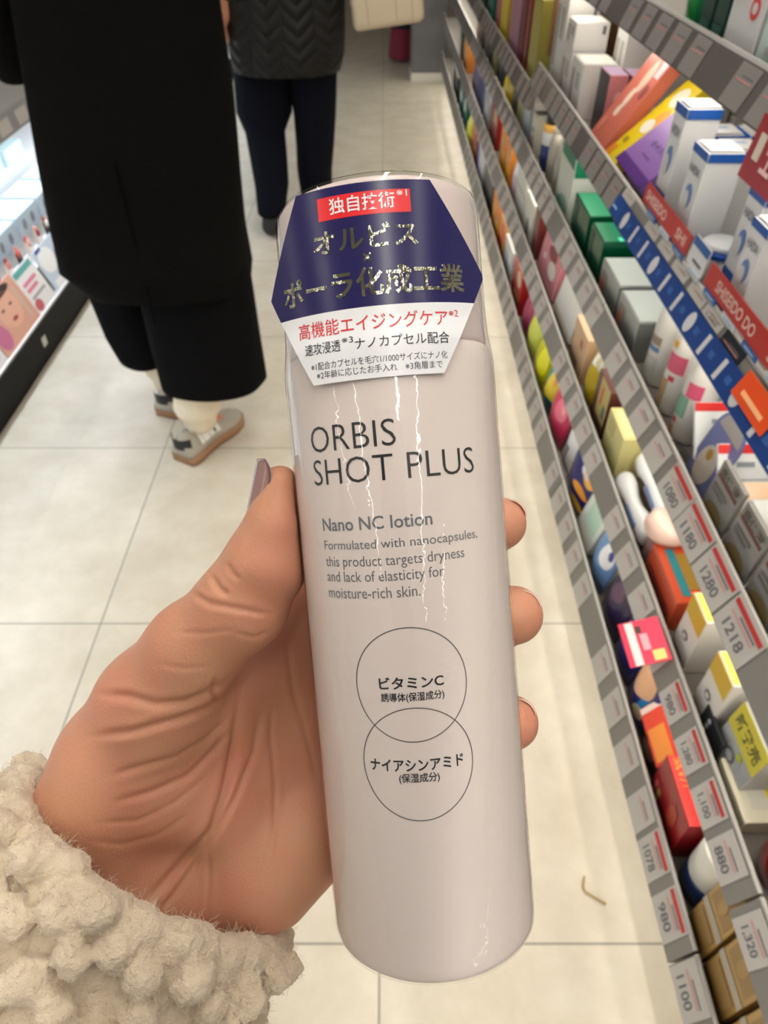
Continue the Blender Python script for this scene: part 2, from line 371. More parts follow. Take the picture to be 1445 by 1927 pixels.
def film_material():
    m = bpy.data.materials.new('shrink_film'); m.use_nodes = True; nt = m.node_tree; N = nt.nodes.new; L = nt.links.new
    for n in list(nt.nodes): nt.nodes.remove(n)
    out = N('ShaderNodeOutputMaterial'); tr = N('ShaderNodeBsdfTransparent'); gl = N('ShaderNodeBsdfGlossy'); mx = N('ShaderNodeMixShader'); fr = N('ShaderNodeFresnel')
    gl.inputs['Roughness'].default_value = 0.018; fr.inputs['IOR'].default_value = 1.5
    tr.inputs[0].default_value = (.985, .985, .985, 1)
    tc = N('ShaderNodeTexCoord'); mp = N('ShaderNodeMapping'); nz = N('ShaderNodeTexNoise'); bp = N('ShaderNodeBump')
    mp.inputs['Rotation'].default_value = (0, 0, 0); mp.inputs['Scale'].default_value = (60, 60, 60)
    nz.inputs['Scale'].default_value = 2.2; nz.inputs['Detail'].default_value = 3; bp.inputs['Strength'].default_value = .05; bp.inputs['Distance'].default_value = .004
    L(tc.outputs['Object'], mp.inputs[0]); L(mp.outputs[0], nz.inputs['Vector']); L(nz.outputs['Fac'], bp.inputs['Height'])
    L(bp.outputs[0], gl.inputs['Normal']); L(bp.outputs[0], fr.inputs['Normal'])
    ge = N('ShaderNodeNewGeometry'); iv = N('ShaderNodeMath'); iv.operation = 'SUBTRACT'; iv.inputs[0].default_value = 1.0; L(ge.outputs['Backfacing'], iv.inputs[1])
    fm = N('ShaderNodeMath'); fm.operation = 'MULTIPLY'; L(fr.outputs[0], fm.inputs[0]); L(iv.outputs[0], fm.inputs[1])
    L(fm.outputs[0], mx.inputs[0]); L(tr.outputs[0], mx.inputs[1]); L(gl.outputs[0], mx.inputs[2]); L(mx.outputs[0], out.inputs[0])
    return m
PEARL = mat((220, 208, 203), 0.38, noise=0.015, nscale=300); PEARLC = mat((210, 195, 192), 0.38)
b_lathe('body', [(20.5, 0), (22.2, .15), (22.75, .7), (22.95, 1.6), (23, 3)]+[(23, t) for t in range(10, 125, 8)]+[(23, 126), (22.85, 128.2), (22.4, 129.8), (21.9, 130.4)], PEARL)
b_lathe('cap', [(21.3, 130.5), (21.75, 130.9), (21.85, 131.5)]+[(21.85-.0045*(t-132), t) for t in range(134, 158, 4)]+[(21.7, 159.5), (21.45, 161), (20.9, 161.8), (20, 162)], PEARLC)
b_lathe('shrink_film', [(21.5, -.35), (22.8, .1), (23.25, 1.2), (23.35, 3)]+[(23.35, t) for t in range(8, 126, 4)]+[(23.3, 127), (23.0, 130), (22.55, 133), (22.35, 137)]+[(22.3, t) for t in range(141, 158, 4)]+[(22.2, 160), (21.7, 161.9), (20.8, 162.6), (19.5, 162.7)], film_material(), n=160, label='clear crinkled shrink film', jit=.03)
def b_text(name, t, s0, s1, t0, t1, m, r=23.08, off=0.0, bold=0.0, t0b=None, parent=None, label=None):
    v, f = text_geo(t, bold, 0.12); s = s0+v[:, 0]*(s1-s0); tt = t0+v[:, 1]*(t1-t0)
    return add_mesh(name, bpt(s/r, np.full(len(s), r), tt, off), f, m, parent or bottle, label=label)
BLK = mat((30, 33, 36), .35); GRY = mat((104, 108, 114), .4); DK = mat((48, 50, 54), .4)
# shop name lettering on the body; each line's height is that of its own glyphs
b_text('brand_lettering', 'ORBIS', -19.75, -.3, 110.15, 115.35, BLK, bold=-.008)
b_text('brand_lettering', 'SHOT PLUS', -19.75, 16.4, 103.5, 108.65, BLK, bold=-.008)
b_text('product_line', 'Nano NC lotion', -18.4, 5.55, 94.1, 96.75, GRY, bold=.012)
b_text('fine_print', 'Formulated with nanocapsules,', -18.45, 15.8, 89.75, 92.15, GRY)
b_text('fine_print', 'this product targets dryness', -18.4, 12.0, 86.2, 88.95, GRY)
b_text('fine_print', 'and lack of elasticity for', -18.4, 7.1, 83.1, 85.9, GRY)
b_text('fine_print', 'moisture-rich skin.', -18.4, 2.0, 80.4, 82.6, GRY)
b_text('ingredient_name', 'ビタミンC', -7.9, 5.2, 62.0, 64.5, BLK, bold=.02)
b_text('ingredient_note', '誘導体(保湿成分)', -7.7, 5.1, 59.2, 61.3, BLK, bold=.015)
b_text('ingredient_name', 'ナイアシンアミド', -11.3, 8.05, 45.2, 47.7, BLK, bold=.02)
b_text('ingredient_note', '(保湿成分)', -5.4, 2.8, 42.6, 44.8, BLK, bold=.015)
for c0, t0, rs, rt in ((-1.4, 62.75, 11.55, 11.55), (-1.35, 46.55, 11.5, 11.55)):
    a = np.linspace(0, 2*PI, 121)[:-1]; v = []
    for w in (-.085, .085): v.append(bpt((c0+(rs+w)*np.cos(a))/23.08, np.full(120, 23.08), t0+(rt+w)*np.sin(a)))
    add_mesh('printed_circle', np.concatenate(v), [(k, (k+1) % 120, 120+(k+1) % 120, 120+k) for k in range(120)], DK, bottle)
# hexagonal sticker: a stiffer curve than the cap, so its side corners stand off
SR = 32.0
def spt(s, t, lift=0.0): 
    s = np.asarray(s, float); t = np.asarray(t, float)
    return bpt(s/SR, np.full(s.shape, SR+lift), t, 9.5-1.08*np.clip((134.5-t)/4.5, 0, 1))
HEX = [(-16.35, 160.1), (10.5, 160.2), (21.75, 142.3), (10.3, 123.25), (-16.05, 123.2), (-25.8, 141.8)]
def hex_x(t):
    l = np.interp(t, [123.2, 141.8, 160.1], [-16.05, -25.8, -16.35]); r = np.interp(t, [123.25, 142.3, 160.2], [10.3, 21.75, 10.5]); return l, r
def hex_sheet(name, ta, tb, m, lift, parent, label=None, nu=40, nv=24):
    v = []; f = []
    for side in (0, 1):
        for j in range(nv+1):
            t = ta+(tb-ta)*j/nv; l, r = hex_x(t); s = np.linspace(l, r, nu+1); v.append(spt(s, np.full(nu+1, t), lift-side*.12))
    n1 = (nv+1)*(nu+1)
    for j in range(nv):
        for i in range(nu):
            a = j*(nu+1)+i; f.append((a, a+1, a+nu+2, a+nu+1)); f.append((n1+a, n1+a+nu+1, n1+a+nu+2, n1+a+1))
    return add_mesh(name, np.concatenate(v), f, m, parent, True, label=label)
NAVY = mat((28, 24, 82), .25, spec=.4); SWH = mat((228, 230, 234), .3)
stk = hex_sheet('sticker', 137.0, 160.15, NAVY, .12, bottle, 'navy hexagonal sticker')
hex_sheet('sticker_panel', 123.22, 136.98, SWH, .12, stk, 'white lower half of the sticker')
def s_text(name, t, s0, s1, t0, t1, m, bold=0.0, parent=None, lift=.2):
    v, f = text_geo(t, bold, .12); return add_mesh(name, spt(s0+v[:, 0]*(s1-s0), t0+v[:, 1]*(t1-t0), lift), f, m, parent or stk)
def s_rect(name, s0, s1, t0, t1, m, lift=.17):
    n = 24; s = np.linspace(s0, s1, n+1); v = np.concatenate([spt(s, np.full(n+1, t0), lift), spt(s, np.full(n+1, t1), lift)])
    return add_mesh(name, v, [(i, i+1, n+2+i, n+1+i) for i in range(n)], m, stk, True)
FOIL = mat((140, 140, 126), .12, 1.0, bump=.2, bscale=500); SRED = mat((222, 32, 40), .3); REDT = mat((204, 40, 48), .4); SBLK = mat((32, 34, 48), .4)
s_rect('red_tab', -11.75, 6.3, 154.1, 158.4, SRED)
s_text('tab_lettering', '独自技術', -9.4, 3.25, 154.95, 158.0, SWH, .012, lift=.24)
s_text('tab_lettering', '※1', 3.7, 5.7, 157.05, 158.25, SWH, lift=.24)
s_text('foil_lettering', 'オルビス', -13.4, 7.2, 147.9, 152.4, FOIL, .02)
s_text('foil_lettering', '×', -3.75, -2.0, 145.4, 147.1, FOIL, .02)
s_text('foil_lettering', 'ポーラ化成工業', -21.7, 16.4, 138.8, 144.4, FOIL, .022)
s_text('red_lettering', '高機能エイジングケア', -18.5, 12.0, 132.4, 135.6, REDT, .004)
s_text('red_lettering', '※2', 12.3, 14.4, 134.2, 135.5, REDT)
s_text('black_lettering', '速攻浸透', -17.3, -9.5, 129.0, 131.3, SBLK, .004)
s_text('black_lettering', '※3', -9.2, -6.9, 130.4, 131.6, SBLK)
s_text('black_lettering', 'ナノカプセル配合', -6.6, 11.9, 128.9, 131.2, SBLK, .004)
s_text('black_lettering', '※1配合カプセルを毛穴1/1000サイズにナノ化', -16.2, 11.2, 126.0, 127.5, SBLK)
s_text('black_lettering', '※2年齢に応じたお手入れ　※3角層まで', -15.1, 10.0, 124.2, 125.7, SBLK)

# ------------------------------------------------------------------ the hand that holds it, with its fleece sleeve
def skin_material():
    m = bpy.data.materials.new('skin'); m.use_nodes = True; nt = m.node_tree; b = nt.nodes['Principled BSDF']; N = nt.nodes.new; L = nt.links.new
    tc = N('ShaderNodeTexCoord')
    n1 = N('ShaderNodeTexNoise'); n1.inputs['Scale'].default_value = 38; n1.inputs['Detail'].default_value = 3; L(tc.outputs['Object'], n1.inputs['Vector'])
    rp = N('ShaderNodeValToRGB'); L(n1.outputs['Fac'], rp.inputs[0])
    rp.color_ramp.elements[0].position = .32; rp.color_ramp.elements[0].color = (*lin((197, 146, 116)), 1)
    rp.color_ramp.elements[1].position = .7; rp.color_ramp.elements[1].color = (*lin((199, 134, 112)), 1)
    L(rp.outputs[0], b.inputs['Base Color']); b.inputs['Roughness'].default_value = .5; b.inputs['IOR'].default_value = 1.4
    b.inputs['Subsurface Weight'].default_value = .35; b.inputs['Subsurface Radius'].default_value = (1, .35, .2); b.inputs['Subsurface Scale'].default_value = .004
    n2 = N('ShaderNodeTexVoronoi'); n2.inputs['Scale'].default_value = 1400; L(tc.outputs['Object'], n2.inputs['Vector'])
    bp = N('ShaderNodeBump'); bp.inputs['Strength'].default_value = .12; bp.inputs['Distance'].default_value = .0005; L(n2.outputs['Distance'], bp.inputs['Height']); L(bp.outputs[0], b.inputs['Normal'])
    return m
SKIN = skin_material()
F = Field((-115, -22, 138), (52, 150, 225), 1.1)
def P4(l): return [(*pz(x, y, z), r) for x, y, z, r in l]
# palm: metacarpal rays, thenar and hypothenar pads
F.chain(P4([(300, 1580, 194, 13), (450, 1390, 193, 12), (610, 1195, 197, 9.5)]), 6)
F.chain(P4([(330, 1620, 195, 13), (500, 1450, 196, 11), (650, 1300, 199, 9.5)]), 6)
F.chain(P4([(360, 1650, 194, 13), (520, 1540, 195, 11), (655, 1410, 198, 9)]), 6)
F.chain(P4([(400, 1670, 190, 14.2), (500, 1640, 188, 13.8), (570, 1585, 189, 11.5), (645, 1520, 193, 8.5)]), 6)
F.chain(P4([(150, 1800, 192, 21), (235, 1640, 190, 20), (205, 1535, 185, 18.5), (235, 1440, 179, 16.5), (292, 1325, 173, 14)]), 7)
F.chain(P4([(395, 1330, 183, 12), (500, 1215, 190, 11), (585, 1120, 196, 9.5), (640, 1090, 199, 8.5)]), 6)
F.chain(P4([(292, 1325, 173, 14), (365, 1222, 167, 11), (455, 1137, 162, 10), (500, 1055, 160, 9)]), 5)
F.chain(P4([(500, 1055, 160, 9), (523, 985, 159, 6.9), (528, 915, 158, 5.0)]), 3, (1, 1, .78))
F.ball(pz(520, 1065, 158), 6.5, 4)
F.chain(P4([(330, 1480, 182, 14), (410, 1520, 186, 13)]), 7)
F.chain(P4([(70, 1960, 180, 25), (200, 1720, 189, 23), (330, 1640, 192, 18)]), 8)
# fingers, each behind the bottle with its tip coming round the far side
FING = [
    [(610, 1195, 197, 9.5), (800, 1055, 201, 8.3), (908, 1002, 190, 7.6), (941, 985, 177.5, 6.9)],
    [(650, 1300, 199, 9.5), (825, 1195, 202, 8.5), (940, 1163, 191, 8.1), (966, 1157, 177.5, 7.7)],
    [(655, 1410, 198, 9.0), (840, 1380, 202, 8.1), (942, 1366, 191, 7.7), (962, 1359, 178, 7.1)],
    [(645, 1520, 193, 8.5), (790, 1530, 198, 7.0), (885, 1522, 190, 6.4), (915, 1512, 180, 5.9)]]
for fg in FING:
    G = P4(fg)
    F.chain(G, 2.5)
# the flesh gives way where it presses on the bottle
sl = tuple([slice(None)]*3); X, Y, Z = np.meshgrid(*F.ax, indexing='ij', sparse=True)
dx, dy, dz = X-BP[0], Y-BP[1], Z-BP[2]; al = dx*BUP[0]+dy*BUP[1]+dz*BUP[2]
db = np.sqrt(np.maximum(dx**2+dy**2+dz**2-al**2, 0))-23.5
F.D = np.maximum(F.D, -db).astype(np.float32)
V, Q = F.mesh(); V = relax(V, Q, 4, .5); V, Q = subdivide(V, Q); V = relax(V, Q, 3, .5)
# creases of the palm: (px, py) lines are lifted onto the skin they run along; depth and half width in mm
CREASE = [
    ([(452, 1300), (440, 1400), (421, 1496), (398, 1562), (328, 1640), (275, 1700)], 1.3, 1.5),
    ([(490, 1330), (478, 1416), (443, 1500), (398, 1580), (330, 1680), (300, 1720)], .8, 1.2),
    ([(512, 1330), (509, 1385), (518, 1480), (516, 1560), (508, 1630)], .5, 1.0),
    ([(398, 1560), (390, 1600), (393, 1660), (388, 1720)], .5, .9),
    ([(177, 1306), (240, 1310), (290, 1325), (350, 1322), (400, 1300), (440, 1275)], .9, 1.4),
    ([(170, 1386), (248, 1377), (328, 1355), (385, 1335), (430, 1305)], 1.0, 1.3),
    ([(199, 1462), (266, 1443), (332, 1425), (390, 1390), (430, 1350)], .6, 1.2),
    ([(208, 1512), (283, 1492), (354, 1460), (400, 1415), (432, 1375)], .7, 1.2),
    ([(180, 1550), (260, 1545), (330, 1510), (390, 1460)], .3, 1.1),
    ([(160, 1580), (230, 1590), (300, 1570), (360, 1530)], .25, 1.1),
    ([(362, 1115), (392, 1135), (445, 1145), (510, 1158)], .7, 1.0),
    ([(396, 1082), (412, 1108), (430, 1120)], .8, 1.0), ([(428, 1060), (436, 1078), (452, 1092)], .5, .8),
    ([(330, 1190), (390, 1192), (440, 1185)], .25, .8), ([(440, 1190), (480, 1200), (505, 1190)], .4, .8),
    ([(300, 1250), (345, 1258), (390, 1255)], .25, .8), ([(405, 1270), (400, 1300), (408, 1325)], .6, .9),
    ([(540, 1200), (552, 1300), (580, 1400), (600, 1480)], .5, 1.2)]
NRM = normals(V, Q); fx = 722.5+1300*V[:, 0]/V[:, 2]; fy = 963.5+1300*V[:, 1]/V[:, 2]
face = NRM[:, 2] < -.05; dep = np.zeros(len(V))
for pts, d, w in CREASE:
    best = np.full(len(V), 1e9); along = np.zeros(len(V))
    seg = list(zip(pts[:-1], pts[1:]))
    for i, (a, b) in enumerate(seg):
        a = np.array(a, float); b = np.array(b, float); ab = b-a
        t = np.clip(((fx-a[0])*ab[0]+(fy-a[1])*ab[1])/(ab@ab), 0, 1)
        q = np.hypot(fx-a[0]-t*ab[0], fy-a[1]-t*ab[1])*V[:, 2]/1300
        m = q < best; best[m] = q[m]; along[m] = (i+t[m])/len(seg)
    fade = np.clip(np.sin(PI*np.clip(along, .02, .98))*2.2, 0, 1)
    w = w*.62; g = np.exp(-(best/w)**2)-.22*np.exp(-((best-2.4*w)/(1.3*w))**2)
    dep += np.where(face, d*.9*fade*g, 0)
V = V-NRM*dep[:, None]
# body of the one who holds the phone: only this arm comes into the view
me_root = thing('person', 'left hand and cream fleece cuff of the person holding the pale lotion bottle', 'person', tuple(near((-40, 60, 185))[0]))
def rel(p, root): return near(p)-np.array(root.location)
add_mesh('hand', rel(V, me_root), Q.tolist(), SKIN, me_root, True)
NAILM = mat((146, 110, 106), .2, coat=.6); 
def nail(name, a, d, up, w, L, r, m, t=.45, half=55, lift=.15, flare=0.0, r1=None):
    a = np.array(a, float); d = np.array(d, float); d /= np.linalg.norm(d); up = np.array(up, float); up -= d*(up@d); up /= np.linalg.norm(up); sd = np.cross(d, up)
    nu, nv = 14, 12; v = []
    for s in (0, 1):
        for i in range(nu+1):
            u = i/nu; tap = (1-abs(2*u-1)**5*.45)
            for j in range(nv+1):
                q = math.radians(half)*tap*(2*j/nv-1); rr = r+((r1 or r)-r)*u+lift-s*t
                v.append(a+d*(L*u)+up*(rr*math.cos(q)-r*.0+flare*u*u)+sd*(w*math.sin(q)))
    n1 = (nu+1)*(nv+1); f = []
    for i in range(nu):
        for j in range(nv):
            k = i*(nv+1)+j; f.append((k, k+1, k+nv+2, k+nv+1)); f.append((n1+k, n1+k+nv+1, n1+k+nv+2, n1+k+1))
    for i in range(nu):
        for j in (0, nv):
            k = i*(nv+1)+j; q = (k, k+nv+1, n1+k+nv+1, n1+k); f.append(q if j else q[::-1])
    for j in range(nv):
        for i in (0, nu):
            k = i*(nv+1)+j; q = (k, n1+k, n1+k+1, k+1); f.append(q if i else q[::-1])
    return add_mesh(name, rel(np.array(v), me_root), f, m, me_root, True, label='glossy mauve thumb nail' if 'thumb' in name else 'glossy fingernail')
ta = np.array(pz(519, 990, 159)); tb = np.array(pz(527, 866, 158.3))
nail('thumb_nail', ta, tb-ta, (-.93, -.1, -.36), 6.6, np.linalg.norm(tb-ta), 7.1, NAILM, half=58, r1=5.1)
for fg, rr in zip(FING[:3], (6.9, 7.7, 7.1)):
    x, y, z, r = fg[3]; c = np.array(pz(x, y, z)); pd = c-np.array(pz(*fg[2][:3])); pd /= np.linalg.norm(pd)
    nail('finger_nail', c-pd*4.0, pd, (.70, -.66, .25), rr*.72, 8.9, rr*.99, mat((222, 182, 164), .25, coat=.4), half=44, t=.5, lift=-.12, r1=rr*.86)
# fleece sleeve: a tube of lumps round the wrist
SA = np.array(pz(268, 1632, 190)); SD = np.array([-.53, .85, -.25]); SD /= np.linalg.norm(SD)
e1 = np.cross(SD, [0, 0, 1.]); e1 /= np.linalg.norm(e1); e2 = np.cross(SD, e1)
G = Field((-150, 30, 120), (25, 210, 330), 1.6)
RS = 44.0
for k in range(40):
    a = 2*PI*k/40; d = e1*math.cos(a)+e2*math.sin(a)
    G.cone(SA+d*(RS-6), SA+d*(RS-5)+SD*150, 5.6, 6, 3)
pts = []
for _ in range(9000):
    a = RNG.random()*2*PI; h = RNG.random()*135-3; p = (a*RS, h)
    if all(min(abs(p[0]-q[0]), 2*PI*RS-abs(p[0]-q[0]))**2+(p[1]-q[1])**2 > 7.9**2 for q in pts): pts.append(p)
for s, h in pts:
    a = s/RS; d = e1*math.cos(a)+e2*math.sin(a); r = 3.8+.8*RNG.random(); c = SA+d*(RS+1.2+1.6*RNG.random())+SD*h
    q = c+(RNG.random(3)-.5)*3; G.cone(c, q, r, r*.9, .25)
for k in range(34):                       # turned edge of the cuff
    a = 2*PI*(k+RNG.random()*.6)/34; d = e1*math.cos(a)+e2*math.sin(a); r = 4+1.8*RNG.random(); G.ball(SA+d*(RS-5+3*RNG.random())-SD*(1.5+2*RNG.random()), r, 1.2)
V, Q = biggest(*G.mesh()); V = relax(V, Q, 1, .5); V, Q = subdivide(V, Q); V = relax(V, Q, 1, .4)
NRM = normals(V, Q)
def vnoise(V, s):                          # cheap lattice noise
    p = V/s; i = np.floor(p).astype(np.int64); fr = p-i; fr = fr*fr*(3-2*fr); out = 0
    for c in range(8):
        o = np.array([c & 1, c >> 1 & 1, c >> 2 & 1]); q = i+o
        hsh = (q[:, 0]*73856093 ^ q[:, 1]*19349663 ^ q[:, 2]*83492791) & 0xffff
        hsh = (hsh*40503+12345) & 0xffff; w = np.prod(np.where(o, fr, 1-fr), axis=1); out = out+w*hsh/65535.
    return out-.5
V = V+NRM*(vnoise(V, 2.6)*1.0+vnoise(V, 1.0)*1.1)[:, None]
slv = add_mesh('fleece_sleeve', rel(V, me_root), Q.tolist(), mat((214, 198, 174), .95, noise=.05, nscale=300, bump=.5, bscale=1100, sheen=.3), me_root, True, label='cream sherpa fleece cuff')
fz = slv.modifiers.new('fuzz', 'PARTICLE_SYSTEM'); ps = fz.particle_system.settings       # the pile of the fleece
ps.type = 'HAIR'; ps.count = 26000; ps.hair_length = .0015; ps.hair_step = 3; ps.brownian_factor = .0007; ps.root_radius = .05; ps.tip_radius = .02; ps.radius_scale = .0022; ps.render_step = 3; ps.use_advanced_hair = True

# ------------------------------------------------------------------ people in the aisle
CLOTH = mat((14, 13, 12.5), .95, noise=.25, nscale=30, bump=.25, bscale=260, spec=.08)
def ring(c, z, rx, ry, n=40, fold=0.0, ph=0.0, nf=9, tilt=0.0):
    out = []
    for k in range(n):
        a = 2*PI*k/n; q = 1+fold*(math.sin(nf*a+ph)*.6+math.sin((nf*2-3)*a-ph*1.7)*.4)
        out.append((c[0]+rx*q*math.cos(a), c[1]+ry*q*math.sin(a), z+tilt*math.sin(a)))
    return out
def smooth_rings(lv, sub=4):             # lv: list of tuples; interpolates between the levels
    A = np.array(lv, float); t = np.arange(len(A)); tt = np.linspace(0, len(A)-1, (len(A)-1)*sub+1)
    return [[np.interp(x, t, A[:, j]) for j in range(A.shape[1])] for x in tt]
def garment(name, lv, m, parent, fold=.02, nf=9, n=44, label=None, tilt=None):
    B = MB(); rs = []; L = smooth_rings(lv, 5); L0 = len(L)
    for i, (x, y, z, rx, ry) in enumerate(L):
        rs.append(ring((x, y), z, rx, ry, n, fold*(1-.6*i/L0), i*.12, nf, (tilt or 0)*(1-i/L0)))
    B.loft(rs); return B.build(name, m, parent, True, label)
def figure(root, J, skin=SKIN, h=.011, fingers=True):
    """one continuous body; J gives joints in the room's metres"""
    P = np.array([p for k, p in J.items()]); F = Field(P.min(0)-.22, P.max(0)+.25, h)
    hd = np.array(J['head']); up = np.array([0, 0, 1.]); fw = np.array(J['face'], float); fw /= np.linalg.norm(fw); sd = np.cross(fw, up)
    F.ball(hd, .088, .02, (1, 1, .82)); F.ball(hd+fw*.02-up*.045, .066, .03); F.ball(hd+fw*.098-up*.012, .014, .02); F.ball(hd+fw*.083-up*.058, .02, .015)
    for s in (-1, 1):
        F.ball(hd+sd*s*.088-up*.01, .02, .01); F.ball(hd+fw*.092+sd*s*.033+up*.012, .012, .008, sub=True)
    F.cone(hd-up*.07, J['chest']+up*.14, .052, .058, .03)
    F.cone(J['chest']+up*.02, J['waist'], .125, .105, .05, (.85, 1.15, 1)); F.cone(J['waist'], J['pelvis'], .11, .135, .05, (.88, 1.1, 1))
    F.cone(J['shoulder_l'], J['shoulder_r'], .062, .062, .05)
    for s in 'lr':
        F.chain([(*J['shoulder_'+s], .055), (*J['elbow_'+s], .042), (*J['wrist_'+s], .027)], .03)
        w = np.array(J['wrist_'+s]); e = np.array(J['elbow_'+s]); d = (w-e)/np.linalg.norm(w-e); q = np.cross(d, [1, 0, 0] if abs(d[0]) < .8 else [0, 1, 0]); q /= np.linalg.norm(q)
        F.cone(w, w+d*.075, .028, .032, .02)
        for f, ln in zip((-1.5, -.5, .5, 1.5), (.062, .074, .07, .055)):
            b = w+d*.085+q*f*.019; m = b+d*ln*.5; F.chain([(*b, .0105), (*m, .0095), (*(m+d*ln*.45+np.cross(q, d)*.012), .0085)], .003)
        b = w+d*.03+q*.03; F.chain([(*b, .014), (*(b+d*.035+q*.022), .0115), (*(b+d*.07+q*.026), .01)], .008)
        F.chain([(*J['hip_'+s], .09), (*J['knee_'+s], .058), (*J['ankle_'+s], .036)], .04)
        a = np.array(J['ankle_'+s]); t = np.array(J['toe_'+s]); F.chain([(*(a-np.array([0, 0, .035])), .028), (*(a+(t-a)*.5-np.array([0, 0, .01])), .02)], .02)
    V, Q = F.mesh(); V = relax(V, Q, 3, .5)
    add_mesh('body', V-np.array(root.location), Q.tolist(), skin, root, True)
def shift(lv, root): return [(a-root.location[0], b-root.location[1], c, *r) for a, b, c, *r in lv]
HAIR = mat((24, 19, 17), .5, bump=.6, bscale=120)
def hair(root, head, long=.12):
    c = np.array(head)-np.array(root.location); F = Field(c-.25, c+.2, .01)
    F.ball(c+np.array([0, -.012, .018]), .102, 0, (1, 1, .85)); F.cone(c+np.array([0, -.05, -.02]), c+np.array([0, -.07, -long]), .075, .06, .05)
    F.ball(c+np.array([0, .10, -.05]), .09, .02, sub=True)
    V, Q = F.mesh(); V = relax(V, Q, 2); add_mesh('hair', V, Q.tolist(), HAIR, root, True)
A = lambda *p: np.array(p, float)
# 1: long black coat, wide black trousers
p1 = thing('person', 'person in a long black coat and wide black trousers seen from behind', 'person', (-.51, 1.56, 0))
figure(p1, dict(head=A(-.47, 1.60, 1.50), face=A(0.1, 1, 0), chest=A(-.475, 1.55, 1.18), waist=A(-.48, 1.54, 1.02), pelvis=A(-.49, 1.55, .86),
    shoulder_l=A(-.63, 1.55, 1.29), shoulder_r=A(-.32, 1.55, 1.29), elbow_l=A(-.735, 1.56, 1.12), elbow_r=A(-.27, 1.58, 1.07), wrist_l=A(-.725, 1.62, 1.06), wrist_r=A(-.30, 1.78, 1.03),
    hip_l=A(-.58, 1.57, .82), hip_r=A(-.41, 1.53, .82), knee_l=A(-.63, 1.66, .46), knee_r=A(-.44, 1.53, .46), ankle_l=A(-.622, 1.70, .09), ankle_r=A(-.497, 1.515, .09), toe_l=A(-.56, 1.86, .035), toe_r=A(-.432, 1.62, .035)))
hair(p1, (-.47, 1.60, 1.50))
coat = garment('long_coat', shift([(-.495, 1.52, .455, .175, .17), (-.517, 1.52, .52, .212, .185), (-.515, 1.53, .60, .208, .18), (-.505, 1.54, .72, .202, .17), (-.493, 1.55, .86, .195, .155), (-.484, 1.55, 1.0, .184, .14), (-.476, 1.55, 1.15, .19, .13), (-.475, 1.55, 1.28, .18, .11), (-.475, 1.56, 1.345, .10, .085), (-.474, 1.57, 1.39, .065, .07)], p1), CLOTH, p1, .035, 5, 60, tilt=-.045)
for s, pts in (('l', [(-.63, 1.55, 1.29, .07), (-.745, 1.56, 1.06, .062), (-.74, 1.62, .93, .055), (-.738, 1.64, .87, .05)]), ('r', [(-.32, 1.55, 1.29, .07), (-.265, 1.58, 1.07, .062), (-.30, 1.74, 1.02, .052)])):
    MB().tube([(x+.51, y-1.56, z) for x, y, z, r in pts], [r for *_, r in pts], 20).build('coat_sleeve', CLOTH, p1, True)
MB().tube([(.026, -.232, .47), (.02, -.212, .62), (.012, -.19, .78)], .0022, 6).build('back_seam', mat((8, 8, 8), .95, spec=.05), p1)
TRO = mat((11, 11, 13), .9, noise=.2, nscale=25, spec=.08)
garment('trouser_leg', shift([(-.436, 1.50, .222, .135, .10), (-.436, 1.50, .32, .134, .105), (-.436, 1.51, .44, .132, .11), (-.425, 1.53, .62, .115, .11), (-.42, 1.54, .82, .10, .11)], p1), TRO, p1, .03, 5, label='black trouser leg of the nearer foot')
garment('trouser_leg', shift([(-.655, 1.70, .205, .085, .09), (-.665, 1.69, .28, .088, .095), (-.668, 1.68, .40, .09, .10), (-.61, 1.62, .62, .10, .11), (-.57, 1.57, .82, .10, .11)], p1), TRO, p1, .03, 5, tilt=.03)
SOCK = mat((226, 215, 192), .9, bump=.5, bscale=120); SUEDE = mat((168, 162, 150), .9); SHW = mat((228, 228, 224), .55); SHB = mat((26, 28, 32), .5); GUM = mat((150, 112, 82), .6)
